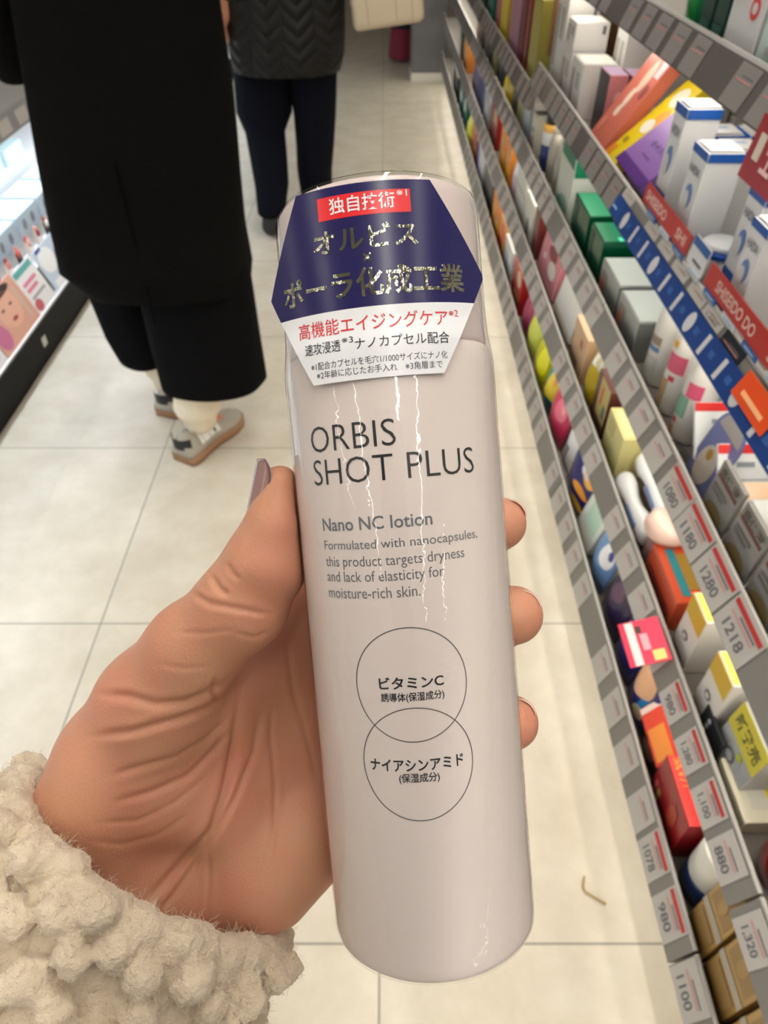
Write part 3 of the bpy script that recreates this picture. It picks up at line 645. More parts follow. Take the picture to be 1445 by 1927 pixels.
def sneaker(root, heel, toe, sc=1.0):
    h = A(*heel, 0)-A(root.location[0], root.location[1], 0); t = A(*toe, 0)-A(root.location[0], root.location[1], 0); d = (t-h)/np.linalg.norm(t-h); q = np.cross([0, 0, 1], d)
    L = np.linalg.norm(t-h)
    prof = [(0, .030), (.04, .038), (.12, .040), (.28, .037), (.45, .037), (.62, .043), (.75, .046), (.88, .040), (.97, .024), (1.0, .006)]
    def sole(z0, z1, grow): 
        pts = [(u, w) for u, w in prof]+[(u, -w) for u, w in prof[::-1]]
        return [[h+d*(u*L)+q*((w+grow)*1.0)*(1 if w > 0 else 1)+A(0, 0, z) if w > 0 else h+d*(u*L)+q*(w-grow)+A(0, 0, z) for u, w in pts] for z in (z0, z1)]
    up = MB()
    def hgt(u): return float(np.interp(u, [0, .08, .3, .45, .6, .8, 1.0], [.075, .085, .075, .085, .062, .046, .03]))
    rings = []
    us = np.linspace(0.0, 1.0, 26)
    for u in us:
        w = float(np.interp(u, [p[0] for p in prof], [p[1] for p in prof]))*.98; hh = hgt(u); r = []
        for k in range(17):
            a = PI*k/16; r.append(h+d*(u*L)+q*(w*math.cos(a)*(1-.25*math.sin(a)))+A(0, 0, .022+(hh-.022)*math.sin(a)**.7))
        rings.append(r)
    up.loft(rings)
    root_m = up.build('shoe_upper', SUEDE, root, True)
    MB().loft(sole(0.0005, .026, .003)).build('gum_sole', GUM, root, True)
    def patch(name, u0, u1, a0, a1, m):
        v = []; n = 10
        for i in range(n+1):
            u = u0+(u1-u0)*i/n; w = float(np.interp(u, [p[0] for p in prof], [p[1] for p in prof]))*.98; hh = hgt(u)
            for k in range(n+1):
                a = PI*(a0+(a1-a0)*k/n); v.append(h+d*(u*L)+q*((w+.004)*math.cos(a)*(1-.25*math.sin(a)))+A(0, 0, .024+(hh-.021)*math.sin(a)**.7)-d*(.002 if u < .06 else 0))
        add_mesh(name, v, [(i*(n+1)+k, i*(n+1)+k+1, (i+1)*(n+1)+k+1, (i+1)*(n+1)+k) for i in range(n) for k in range(n)], m, root, True)
    # black heel tab; white sides with three slanted black stripes
    v = []
    for i in range(9):
        a = -1.15+2.3*i/8; w = .0335
        for z in (.050, .083): v.append(h+d*(.030-.036*math.cos(a))+q*(w*math.sin(a)*1.05)+A(0, 0, z))
    add_mesh('heel_tab', v, [(2*i, 2*i+2, 2*i+3, 2*i+1) for i in range(8)], SHB, root, True)
    for s in (0, 1):
        f = (lambda a: a) if s == 0 else (lambda a: 1-a)
        patch('side_panel', .2, .52, f(.08), f(.36), SHW)
        for k in range(3): patch('side_stripe', .25+.085*k, .29+.085*k, f(.075), f(.37), SHB)
sneaker(p1, (-.542, 1.434), (-.425, 1.645)); sneaker(p1, (-.634, 1.64), (-.56, 1.86))
for c, lab in (((-.492, 1.505), None), ((-.622, 1.70), None)):
    x, y = c[0]-p1.location[0], c[1]-p1.location[1]; B = MB(); rs = []
    for i in range(13):
        z = .080+.155*i/12; rs.append(ring((x+.004*i/12, y), z, .040+.020*min(1, i/5)-.004*math.sin(i*1.1), .046+.016*min(1, i/5)-.004*math.sin(i*1.1), 36, .06 if i < 2 else .03, i*.4, 11))
    B.loft(rs); B.build('ruffled_sock', SOCK, p1, True)

# 2: quilted black jacket, navy trousers, cream tote
p2 = thing('person', 'person in a quilted black jacket and navy trousers walking away down the aisle', 'person', (-.35, 3.02, 0))
figure(p2, dict(head=A(-.34, 3.06, 1.50), face=A(0, 1, 0), chest=A(-.34, 3.02, 1.18), waist=A(-.345, 3.01, 1.02), pelvis=A(-.35, 3.02, .84),
    shoulder_l=A(-.50, 3.02, 1.30), shoulder_r=A(-.185, 3.02, 1.30), elbow_l=A(-.585, 3.0, 1.05), elbow_r=A(-.15, 3.0, 1.08), wrist_l=A(-.572, 2.96, .845), wrist_r=A(-.13, 3.22, 1.0),
    hip_l=A(-.44, 3.02, .80), hip_r=A(-.27, 3.02, .80), knee_l=A(-.47, 3.06, .44), knee_r=A(-.275, 3.10, .45), ankle_l=A(-.475, 2.96, .10), ankle_r=A(-.29, 3.12, .09), toe_l=A(-.475, 3.09, .035), toe_r=A(-.29, 3.26, .035)))
hair(p2, (-.34, 3.06, 1.50), .16)
QM = bpy.data.materials.new('quilted_nylon'); QM.use_nodes = True
def _q():
    nt = QM.node_tree; b = nt.nodes['Principled BSDF']; N = nt.nodes.new; L = nt.links.new
    b.inputs['Base Color'].default_value = (*lin((24, 24, 24)), 1); b.inputs['Roughness'].default_value = .6; b.inputs['Specular IOR Level'].default_value = .25
    tc = N('ShaderNodeTexCoord'); sp = N('ShaderNodeSeparateXYZ'); L(tc.outputs['Object'], sp.inputs[0])
    def M(op, a, b_=None):
        n = N('ShaderNodeMath'); n.operation = op
        for i, x in enumerate((a, b_)):
            if x is None: continue
            if isinstance(x, (int, float)): n.inputs[i].default_value = x
            else: L(x, n.inputs[i])
        return n.outputs[0]
    zig = M('PINGPONG', sp.outputs[0], .055); v = M('ADD', sp.outputs[2], M('MULTIPLY', zig, .75)); w = M('PINGPONG', v, .0225); e = M('MULTIPLY', M('ABSOLUTE', M('SUBTRACT', w, .0112)), 40)
    hgt = M('POWER', M('MULTIPLY', w, 44.0), .45); zz = M('POWER', M('MULTIPLY', zig, 18.0), .4)
    bp = N('ShaderNodeBump'); bp.inputs['Strength'].default_value = 1.0; bp.inputs['Distance'].default_value = .012; L(M('MULTIPLY', hgt, zz), bp.inputs['Height']); L(bp.outputs[0], b.inputs['Normal'])
_q()
garment('quilted_jacket', shift([(-.362, 3.0, .60, .20, .15), (-.357, 3.0, .655, .212, .165), (-.352, 3.0, .72, .212, .165), (-.345, 3.01, .82, .208, .16), (-.343, 3.01, 1.0, .205, .15), (-.342, 3.02, 1.18, .20, .14), (-.342, 3.02, 1.30, .18, .11), (-.342, 3.03, 1.37, .09, .08), (-.342, 3.03, 1.42, .075, .07)], p2), QM, p2, .008, 9, 64)
for s, pts in (('l', [(-.50, 3.02, 1.30, .075), (-.585, 3.0, 1.05, .065), (-.575, 2.975, .87, .05)]), ('r', [(-.185, 3.02, 1.30, .075), (-.15, 3.0, 1.08, .065), (-.132, 3.18, 1.01, .052)])):
    MB().tube([(x+.35, y-3.02, z) for x, y, z, r in pts], [r for *_, r in pts], 20).build('jacket_sleeve', QM, p2, True)
NAVT = mat((12, 14, 24), .9, noise=.2, nscale=20, spec=.1)
garment('trouser_leg', shift([(-.470, 2.955, .105, .058, .07), (-.460, 2.975, .20, .068, .08), (-.463, 2.99, .30, .073, .085), (-.472, 3.03, .385, .078, .09), (-.470, 3.04, .45, .108, .10), (-.462, 3.03, .55, .110, .11), (-.44, 3.02, .76, .105, .11)], p2), NAVT, p2, .035, 4, tilt=.012, label='navy trouser leg bunched at the knee')
garment('trouser_leg', shift([(-.292, 3.12, .09, .066, .08), (-.292, 3.10, .215, .072, .085), (-.282, 3.08, .31, .076, .09), (-.272, 3.05, .44, .082, .10), (-.272, 3.03, .60, .095, .11), (-.275, 3.02, .76, .105, .11)], p2), NAVT, p2, .03, 4)
def flat_shoe(root, ank, toe):
    a = A(*ank)-A(*root.location); t = A(*toe)-A(*root.location); F = Field(np.minimum(a, t)-.09, np.maximum(a, t)+.09, .006)
    d = (t-a); d[2] = 0; d /= np.linalg.norm(d); F.chain([(*(a-d*.03-A(0, 0, .055)), .036), (*(a+d*.05-A(0, 0, .06)), .034), (*(t+A(0, 0, .0)), .036), (*(t+d*.04), .026)], .02)
    F.cone(a-d*.035-A(0, 0, .05), a-d*.03-A(0, 0, .015), .03, .034, .02)
    X, Y, Z = np.meshgrid(*F.ax, indexing='ij', sparse=True); F.D = np.maximum(F.D, .001-Z-root.location[2]+0*X+0*Y).astype(np.float32)
    V, Q = F.mesh(); V = relax(V, Q, 2); add_mesh('flat_shoe', V, Q.tolist(), mat((28, 27, 27), .6), root, True)
flat_shoe(p2, (-.475, 2.96, .10), (-.475, 3.09, .035)); flat_shoe(p2, (-.29, 3.12, .09), (-.29, 3.26, .035))
tb = thing('tote_bag', 'cream bag with stitched seams hanging beside the quilted jacket', 'bag', (.005, 2.97, .84), (0, -.12, .03))
MB().bevbox(-.125, .125, -.05, .05, -.10, .17, .02, 3).build('bag_body', mat((205, 192, 168), .7), tb, True)
for x in (-.07, .03, .085): MB().box(x-.0012, x+.0012, -.0508, -.0498, -.085, .155).build('stitched_seam', mat((150, 138, 118), .8), tb)
MB().tube([(-.07, 0, .17), (-.05, 0, .28), (0, 0, .33), (.05, 0, .28), (.07, 0, .17)], .007, 8).build('handle', mat((190, 176, 152), .7), tb, True)

# 3: far shopper half behind the pillar
p3 = thing('person', 'far shopper in a navy coat and wide dark red trousers beside the pillar', 'person', (.15, 6.25, 0))
figure(p3, dict(head=A(.15, 6.29, 1.5), face=A(0, 1, 0), chest=A(.15, 6.25, 1.18), waist=A(.15, 6.25, 1.02), pelvis=A(.15, 6.25, .84), shoulder_l=A(0.0, 6.25, 1.3), shoulder_r=A(.3, 6.25, 1.3),
    elbow_l=A(-.04, 6.27, 1.05), elbow_r=A(.34, 6.27, 1.05), wrist_l=A(-.02, 6.35, .85), wrist_r=A(.32, 6.35, .85), hip_l=A(.08, 6.25, .8), hip_r=A(.22, 6.25, .8), knee_l=A(.09, 6.27, .44), knee_r=A(.21, 6.27, .44),
    ankle_l=A(.10, 6.27, .09), ankle_r=A(.2, 6.27, .09), toe_l=A(.10, 6.38, .035), toe_r=A(.2, 6.38, .035)), h=.014)
hair(p3, (.15, 6.29, 1.5))
garment('navy_coat', shift([(.145, 6.25, .23, .115, .12), (.145, 6.25, .34, .115, .13), (.15, 6.25, .8, .17, .15), (.15, 6.25, 1.1, .18, .14), (.15, 6.25, 1.3, .17, .11), (.15, 6.25, 1.4, .07, .07)], p3), mat((34, 40, 60), .85), p3, .04, 7)
garment('wide_trousers', shift([(.145, 6.25, .03, .105, .11), (.145, 6.25, .14, .10, .105), (.145, 6.25, .30, .09, .10)], p3), mat((122, 34, 52), .85), p3, .05, 7)
for x, w in ((0.0, -.02), (.3, .32)): MB().tube([(x-.15, 0, 1.3), (x-.15+(-.04 if x < .1 else .04), .02, 1.05), (w-.15, .09, .88)], [.07, .06, .05], 14).build('coat_sleeve', mat((34, 40, 60), .85), p3, True)
# thin straw-coloured scrap on the floor
tw = MB().tube([(.324, .395, .003), (.318, .377, .003), (.322, .370, .003), (.331, .365, .003), (.349, .354, .003)], [.0012, .0016, .0016, .0016, .002], 8).build('twig', mat((168, 142, 92), .7), None, True)
tag(tw, 'thin bent straw-coloured scrap lying on the floor tile beside the lowest shelf', 'scrap')

# ------------------------------------------------------------------ goods on the shelves: every one its own thing
def M_(c, rough=.4, **k): return mat(c, rough, **k)
class Face:                               # maps (u, v) of a carton's face to its own space; front faces the aisle (-x), near faces -y
    def __init__(s, w, d, h): s.w, s.d, s.h = w, d, h
    def p(s, face, u, v, o=.0006):
        w, d, h = s.w, s.d, s.h
        if face == 'F': return (-d/2-o, w/2-u*w, v*h)
        if face == 'N': return (-d/2+u*d, -w/2-o, v*h)
        if face == 'T': return (-d/2+v*d, w/2-u*w, h+o)
def plate(root, fc, face, u0, u1, v0, v1, m, name, shape='rect', o=.0006):
    if shape == 'rect': P = [(u0, v0), (u1, v0), (u1, v1), (u0, v1)]
    else:
        n = 24; P = [((u0+u1)/2+(u1-u0)/2*math.cos(2*PI*k/n), (v0+v1)/2+(v1-v0)/2*math.sin(2*PI*k/n)) for k in range(n)]
        if shape == 'arch': P = [(u0, v0)]+[((u0+u1)/2-(u1-u0)/2*math.cos(PI*k/12), v0+(v1-v0)*math.sin(PI*k/12)) for k in range(1, 12)]+[(u1, v0)]
    n = len(P); v = [fc.p(face, a, b, o) for a, b in P]+[fc.p(face, a, b, o-.0005) for a, b in P]
    return add_mesh(name, v, [tuple(range(n)), tuple(range(2*n-1, n-1, -1))]+[(i, (i+1) % n, (i+1) % n+n, i+n) for i in range(n)], m, root)
def words_on(root, fc, face, t, u0, u1, v0, v1, m, rot=False, o=.0009, name='printed_words'):
    v, f = text_geo(t, .02); P = []
    for x, y in v:
        a, b = (x, y) if not rot else (1-y, x)
        P.append(fc.p(face, u0+a*(u1-u0), v0+b*(v1-v0), o))
    return add_mesh(name, P, f, m, root)
def carton(label, l, y0, y1, h, d, col, prints=(), x0=.404, z=None, rot=(0, 0, 0), rough=.35, metal=0.0, cat='box', name='carton', group=None, top=None, bev=.0012):
    w = y1-y0; zb = zboard(l, y0) if z is None else z
    if z is None: zb += abs(math.sin(rot[1]))*d/2
    t = thing(name, label, cat, (x0+d/2, (y0+y1)/2, zb+.0006), rot, group)
    MB().bevbox(-d/2, d/2, -w/2, w/2, 0, h, bev, 2).build('box_body', M_(col, rough, metal=metal), t)
    fc = Face(w, d, h)
    if top: plate(t, fc, 'T', .01, .99, .01, .99, M_(top, rough, metal=metal), 'lit_top', o=.0004)
    for p in prints:
        oo = .0006+.00025*prints.index(p)
        if p[0] == 'txt': words_on(t, fc, *p[1:7], M_(p[7], .5), o=oo+.0002)
        else: plate(t, fc, *p[:5], M_(p[5], .4), p[6] if len(p) > 6 else 'printed_panel', p[7] if len(p) > 7 else 'rect', oo)
    return t
def lathed(label, l, x, y, parts, z=None, rot=(0, 0, 0), cat='bottle', name='bottle', sx=1.0, n=28, group=None):
    t = thing(name, label, cat, (x, y, (zboard(l, y) if z is None else z)+.0006), rot, group)
    for nm, prof, m in parts:
        B = MB().lathe(prof, n); B.v = [(a, b*sx, c) for a, b, c in B.v]; B.build(nm, m, t, True)
    return t
def pouch(label, l, y, w, h, th, col, spots=(), x=.42, lean=.15, z=None, rz=0.0, rough=.3, cat='pouch', name='pouch', group=None, roll=0.0):
    t = thing(name, label, cat, (x, y, (zboard(l, y) if z is None else z)+.0006), (roll, lean, rz), group)
    nu, nv = 14, 16
    def sp(u, v, s, o=0.0):
        e = max(0, math.sin(PI*min(1, max(0, u))))**.6*max(0, math.sin(PI*min(1, max(0, v))))**.55
        return (s*(-(th/2*e+.0006)-o)+.004*math.sin(7*u+5*v)*e, w/2-u*w, v*h)
    v = []; f = []
    for s in (1, -1):
        for j in range(nv+1):
            for i in range(nu+1): v.append(sp(i/nu, j/nv, s))
    n1 = (nu+1)*(nv+1)
    for j in range(nv):
        for i in range(nu):
            a = j*(nu+1)+i; f.append((a, a+1, a+nu+2, a+nu+1)); f.append((n1+a, n1+a+nu+1, n1+a+nu+2, n1+a+1))
    for j in range(nv):
        for i in (0, nu): a = j*(nu+1)+i; q = (a, a+nu+1, n1+a+nu+1, n1+a); f.append(q)
    for i in range(nu):
        for j in (0, nv): a = j*(nu+1)+i; q = (a, n1+a, n1+a+1, a+1); f.append(q)
    add_mesh('pouch_body', v, f, M_(col, rough), t, True)
    for nm, u0, u1, v0, v1, c, shape in spots:
        m = 10; P = []
        for j in range(m+1):
            for i in range(m+1):
                a, b = i/m, j/m
                if shape == 'disc':
                    X, Y = 2*a-1, 2*b-1; a, b = .5+.5*X*math.sqrt(1-Y*Y/2), .5+.5*Y*math.sqrt(1-X*X/2)
                P.append(sp(u0+(u1-u0)*a, v0+(v1-v0)*b, 1, .0008))
        add_mesh(nm, P, [(j*(m+1)+i, j*(m+1)+i+1, (j+1)*(m+1)+i+1, (j+1)*(m+1)+i) for j in range(m) for i in range(m)], M_(c, rough), t, True)
    return t
def cyl(r, z0, z1, b=.002): return [(r-b, z0), (r, z0+b), (r, z1-b), (r-b, z1)]
W_ = (236, 236, 232)

# ---- lowest shelf, from the near end away
GOLD = (176, 140, 76); GOLDP = (150, 118, 66)
for k, (a, b, lab) in enumerate(((.085, .165, 'gold skincare carton nearest the camera on the lowest shelf'), (.172, .232, 'gold skincare carton in the middle of the three on the lowest shelf'), (.238, .290, 'gold skincare carton next to the navy bottle on the lowest shelf'))):
    carton(lab, 1, a, b, .168, .10, GOLD, [('F', .1, .9, .66, .94, GOLDP, 'framed_panel'), ('F', 0, 1, .5, .6, (172, 164, 148), 'silver_band'), ('F', .1, .9, .06, .46, GOLDP, 'framed_panel'), ('F', .35, .65, .7, .9, (166, 132, 76), 'emblem', 'disc'), ('T', .06, .94, .12, .9, (236, 214, 150), 'lighter_lid')], rough=.3, metal=.25, group=None)  # cream lids: light falling on the tops is put into the colour
lathed('navy bottle with broad white cap beside the gold cartons', 1, .444, .330, [('bottle_body', cyl(.035, 0, .05, .004), M_((36, 54, 100), .3)), ('cap', cyl(.0355, .05, .125, .003), M_((232, 230, 222), .3))])
carton('glossy red carton with orange lettering on its lid, coloured as lit', 1, .369, .47, .107, .09, (150, 24, 28), [('txt', 'T', '限定セット', .05, .5, .06, .5, (252, 150, 60)), ('F', .2, .3, .1, .45, (196, 150, 90), 'gold_mark'), ('F', .55, .8, .35, .8, (172, 60, 40), 'swirl', 'disc'), ('F', .1, .18, .1, .5, (200, 90, 90), 'gold_mark')], top=(228, 44, 40))  # bright lid over dark sides: light and shade painted into the reds
carton('orange-red display carton with a round yellow disc leaning on the dark pouch', 1, .476, .572, .105, .02, (236, 72, 44), [('F', .15, .6, .5, .9, (255, 214, 90), 'yellow_disc', 'disc'), ('F', .4, .95, .05, .35, (246, 150, 60), 'orange_patch'), ('F', .02, .12, .02, .98, (246, 220, 210), 'edge_band')], x0=.404, z=.205, rot=(0, .55, 0))  # yellow disc on the orange-red front
pouch('dark brown pouch tucked under the orange-red display carton', 1, .515, .08, .052, .02, (58, 34, 30), [('window', .2, .7, .25, .7, (120, 92, 80), 'disc')], x=.418)
pouch('navy pouch with blue corner and round biscuit picture', 1, .60, .085, .118, .03, (38, 38, 110), [('biscuit_picture', .1, .8, .45, .95, (222, 172, 134), 'disc'), ('blue_corner', .62, .98, .35, .6, (40, 130, 190), 'rect'), ('white_badge', .55, .85, .12, .36, (226, 214, 180), 'disc')], x=.418)
pouch('plain navy pouch behind the pink hanging card', 1, .69, .085, .118, .03, (40, 40, 104), [('pale_print', .15, .5, .55, .85, (118, 108, 130), 'disc')], x=.418)
pouch('dark violet pouch between navy pouch and pale blue pouch', 1, .785, .095, .118, .03, (44, 32, 70), [('plum_print', .3, .7, .55, .9, (96, 70, 92), 'disc')], x=.418)
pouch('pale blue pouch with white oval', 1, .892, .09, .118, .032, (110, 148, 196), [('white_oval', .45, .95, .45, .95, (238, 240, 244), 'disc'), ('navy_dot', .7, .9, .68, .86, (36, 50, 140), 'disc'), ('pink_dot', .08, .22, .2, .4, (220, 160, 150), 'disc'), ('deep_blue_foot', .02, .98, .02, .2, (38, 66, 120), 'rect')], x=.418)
carton('white carton with mint green panel on the lowest shelf', 1, .945, 1.045, .108, .05, (226, 232, 224), [('F', .22, .86, .3, .92, (190, 220, 202), 'mint_panel'), ('T', .1, .9, .1, .9, (214, 228, 220), 'mint_panel')], x0=.408, rot=(0, .25, 0))
pouch('navy pouch with yellow and orange ovals', 1, 1.12, .15, .128, .035, (26, 26, 104), [('yellow_oval', .45, .95, .1, .26, (244, 196, 52), 'disc'), ('orange_oval', .5, .95, .36, .52, (244, 164, 48), 'disc'), ('orange_oval', .62, .98, .62, .88, (246, 180, 70), 'disc'), ('white_oval', .5, .8, .68, .84, (226, 224, 232), 'disc')], x=.42)
pouch('white paper sachet before the crimson pouch', 1, 1.245, .085, .13, .02, (232, 232, 232), [('grey_print', .2, .6, .1, .4, (150, 148, 150), 'rect')], x=.425, lean=.2)
pouch('crimson pink pouch with crumpled folds', 1, 1.36, .14, .128, .04, (206, 52, 92), [('pale_pink_patch', .45, .9, .45, .9, (242, 120, 150), 'disc'), ('white_mark', .6, .8, .6, .75, (250, 200, 205), 'disc')], x=.42)
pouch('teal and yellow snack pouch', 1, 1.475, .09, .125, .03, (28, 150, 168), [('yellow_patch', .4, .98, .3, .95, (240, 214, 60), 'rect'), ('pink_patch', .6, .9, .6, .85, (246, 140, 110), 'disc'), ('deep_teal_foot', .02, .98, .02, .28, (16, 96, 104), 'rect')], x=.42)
pouch('bright yellow pouch with olive tone and lemon patch', 1, 1.60, .13, .13, .04, (206, 202, 18), [('lemon_patch', .5, .95, .25, .9, (248, 246, 20), 'disc')], x=.42)  # olive-yellow body with a brighter lemon disc
pouch('pale lemon pouch standing past the bright yellow one', 1, 1.745, .12, .135, .035, (226, 236, 96), [('magenta_side', .02, .35, .05, .8, (170, 70, 110), 'rect')], x=.42)
pouch('magenta pouch with blue edge', 1, 1.86, .09, .12, .03, (172, 60, 100), [('blue_edge', .02, .3, .05, .7, (60, 80, 160), 'rect')], x=.42)
carton('red carton with cream swirl and gold line', 1, 1.95, 2.11, .12, .05, (166, 26, 26), [('F', .5, .9, .6, .98, (226, 200, 160), 'cream_swirl', 'disc'), ('F', .35, .9, .3, .38, (222, 168, 80), 'gold_line')], x0=.41)
carton('clear white tray pack behind the red carton', 1, 2.15, 2.31, .11, .05, (222, 226, 228), [('F', .1, .5, .2, .7, (190, 200, 214), 'window'), ('F', .55, .9, .5, .9, (244, 246, 246), 'window')], x0=.41)
carton('orange flower print carton', 1, 2.33, 2.46, .125, .05, (232, 176, 96), [('F', .3, .9, .3, .95, (246, 110, 70), 'flower_print', 'disc'), ('F', .05, .4, .1, .4, (120, 80, 50), 'brown_patch')], x0=.41)
carton('orange and yellow square carton on the lowest shelf', 1, 2.49, 2.68, .13, .06, (244, 142, 50), [('F', .15, .5, .4, .8, (250, 196, 90), 'yellow_mark', 'disc'), ('F', .55, .95, .08, .5, (248, 196, 40), 'yellow_mark'), ('F', .5, .65, .2, .5, (220, 210, 180), 'pale_mark', 'disc')], x0=.41)
carton('long dark charcoal carton on the lowest shelf', 1, 2.72, 3.0, .12, .06, (52, 54, 60), [('F', .3, .7, .6, .9, (74, 76, 84), 'grey_panel')], x0=.41)
carton('white carton with lilac end next to the charcoal carton', 1, 3.04, 3.24, .13, .06, (230, 232, 236), [('F', .02, .28, .05, .95, (190, 176, 236), 'lilac_end')], x0=.41)
carton('small dark plum carton', 1, 3.28, 3.33, .12, .06, (70, 52, 80), [('F', .2, .8, .4, .8, (100, 84, 110), 'panel')], x0=.41)
carton('orange-brown carton with round gold seal', 1, 3.37, 3.54, .125, .06, (196, 90, 50), [('F', .5, .9, .15, .45, (236, 190, 90), 'gold_seal', 'disc')], x0=.41)
pouch('bright yellow round pouch far down the lowest shelf', 1, 3.68, .16, .14, .05, (246, 244, 36), [('pale_patch', .3, .7, .5, .9, (250, 250, 140), 'disc')], x=.42)
carton('dark green and white carton far down the lowest shelf', 1, 3.86, 4.02, .13, .06, (14, 96, 88), [('F', .2, .8, .55, .95, (220, 232, 228), 'white_panel', 'disc')], x0=.41)
carton('second dark green carton far down, with a white oval', 1, 4.1, 4.28, .13, .06, (20, 104, 98), [('F', .4, .9, .5, .9, (232, 236, 234), 'white_oval', 'disc')], x0=.41)
carton('plain black carton at the far end of the lowest shelf', 1, 4.4, 4.75, .12, .06, (28, 28, 32), [('F', .3, .7, .3, .7, (46, 46, 52), 'panel')], x0=.41)

# ---- second lowest shelf
lathed('dark red round bottle with pale flower print at the near end', 2, .44, .268, [('bottle_body', [(.018, 0), (.030, .004), (.0345, .022), (.0345, .06), (.031, .082), (.022, .095)], M_((132, 18, 26), .2, coat=.5)), ('neck', cyl(.013, .095, .112, .002), M_((40, 28, 30), .4)), ('stopper', cyl(.017, .112, .135, .003), M_((190, 172, 150), .3))])
carton('low cream carton with yellow striped label lying on the second shelf', 2, .315, .392, .028, .12, (240, 236, 214), [('T', .15, .80, .12, .55, (228, 226, 212), 'clear_window'), ('T', .2, .76, .30, .47, (240, 220, 30), 'yellow_bars'), ('T', .2, .76, .345, .36, (250, 244, 180), 'pale_stripe'), ('T', .2, .76, .40, .415, (250, 244, 180), 'pale_stripe')])
carton('black card with white dots standing below the grey carton', 2, .40, .455, .044, .004, (36, 40, 46), [('F', .25+.02*k, .37+.02*k, .16+.26*k, .34+.26*k, (214, 218, 220), 'white_dot', 'disc') for k in range(3)], name='dotted_card', cat='card')
carton('grey carton with yellow handwritten top label', 2, .352, .425, .094, .05, (178, 180, 182), [('F', .0, 1, .55, .99, (214, 202, 60), 'yellow_label'), ('txt', 'F', '新発売', .1, .9, .66, .88, (110, 104, 40)), ('F', .3, .6, .2, .4, (110, 112, 118), 'ring_mark', 'disc'), ('F', .35, .55, .24, .36, (178, 180, 182), 'ring_centre', 'disc'), ('F', .55, .7, .42, .52, (190, 196, 60), 'green_dot', 'disc')], x0=.408, rot=(0, .12, 0), z=.389)
for k, (a, b) in enumerate(((.437, .487), (.528, .578))):
    carton('white carton with yellow ribbon %s' % ('next to the grey carton' if k == 0 else 'next to the orange gift carton'), 2, a, b, .112, .085, (226, 222, 216), [('F', .02, .98, .70, .99, (214, 176, 30), 'yellow_front_band'), ('T', .05, .95, .02, .2, (250, 240, 90), 'yellow_ribbon'), ('T', .1, .6, .22, .42, (196, 130, 70), 'brown_patch', 'disc'), ('F', .3, .62, .38, .5, (120, 118, 122), 'ring_mark', 'disc'), ('F', .37, .55, .41, .47, (226, 222, 216), 'ring_centre', 'disc'), ('F', .2, .8, .1, .13, (120, 120, 122), 'printed_line')], x0=.406)
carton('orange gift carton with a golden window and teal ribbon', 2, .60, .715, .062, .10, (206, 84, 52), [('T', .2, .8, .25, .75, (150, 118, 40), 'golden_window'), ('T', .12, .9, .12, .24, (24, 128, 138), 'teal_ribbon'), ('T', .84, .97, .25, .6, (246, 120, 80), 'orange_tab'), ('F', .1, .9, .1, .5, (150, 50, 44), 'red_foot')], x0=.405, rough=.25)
lathed('blush pink rounded compact on a mauve stand', 2, .43, .735, [('mauve_base', cyl(.024, 0, .062, .003), M_((150, 110, 108), .25)), ('pink_lid', [(.026, .063), (.034, .066), (.036, .074), (.033, .084), (.024, .09)], M_((240, 206, 192), .3))], cat='compact', name='compact')
carton('clear mauve carton behind the blush compact', 2, .735, .80, .10, .06, (176, 112, 112), [('F', .1, .9, .5, .56, (206, 150, 148), 'fold_line')], x0=.475, rough=.2)
def device(label, y, x, z, rz, ry, sc=1.0):
    t = thing('beauty_device', label, 'device', (x, y, z), (0, ry, rz)); t.scale = (sc, 1, sc)
    B = MB(); rings = []
    for u, w, th in ((0, .012, .010), (.01, .017, .014), (.05, .017, .015), (.075, .011, .012), (.10, .012, .012), (.125, .019, .016), (.145, .019, .015), (.155, .013, .010)):
        rings.append([(math.cos(2*PI*k/20)*th, u-.078, math.sin(2*PI*k/20)*w) for k in range(20)])
    B.loft(rings); B.build('white_body', M_((240, 242, 244), .2, coat=.4), t, True)
    MB().box(.0145, .0158, -.05, -.01, -.007, .007).build('grey_slot', M_((150, 150, 156), .4), t)
    MB().box(-.0165, -.0150, -.05, .0, -.004, .004).build('blue_line', M_((120, 140, 186), .4), t); return t
device('white handheld beauty device lying nearest the rail edge', .835, .4185, .405, .02, .3, 1.1); device('white handheld beauty device behind the other one, waisted middle showing', .85, .448, .437, -.02, .1, 1.1)
carton('pale yellow carton under the white beauty devices', 2, .935, 1.03, .085, .07, (226, 218, 150), [('T', .1, .9, .1, .9, (236, 230, 172), 'lighter_lid'), ('F', .1, .5, .6, .9, (200, 192, 130), 'panel')], x0=.41)  # lid tinted lighter to paint in the light on it
carton('dark brown carton with khaki card and red stamp', 2, 1.045, 1.13, .105, .05, (92, 44, 40), [('F', .3, .98, .25, .98, (196, 182, 110), 'khaki_card'), ('F', .45, .58, .5, .85, (206, 60, 46), 'red_stamp'), ('F', .72, .9, .35, .6, (84, 84, 92), 'grey_stamp')], x0=.41)
pouch('mustard yellow drawstring pouch in a clear sleeve', 2, 1.175, .075, .115, .04, (196, 172, 20), [('clear_window', .1, .9, .7, .96, (206, 200, 150), 'rect'), ('white_glare', .3, .55, .68, .85, (244, 244, 240), 'rect'), ('white_glare', .62, .8, .68, .85, (226, 226, 222), 'rect')], x=.42)  # the two white patches paint glare on the clear sleeve
carton('peach carton with a small red mark', 2, 1.235, 1.345, .10, .07, (220, 184, 148), [('F', .55, .75, .6, .8, (200, 110, 84), 'red_mark'), ('F', .02, .6, .05, .25, (110, 88, 40), 'dark_gold_foot')], x0=.41)
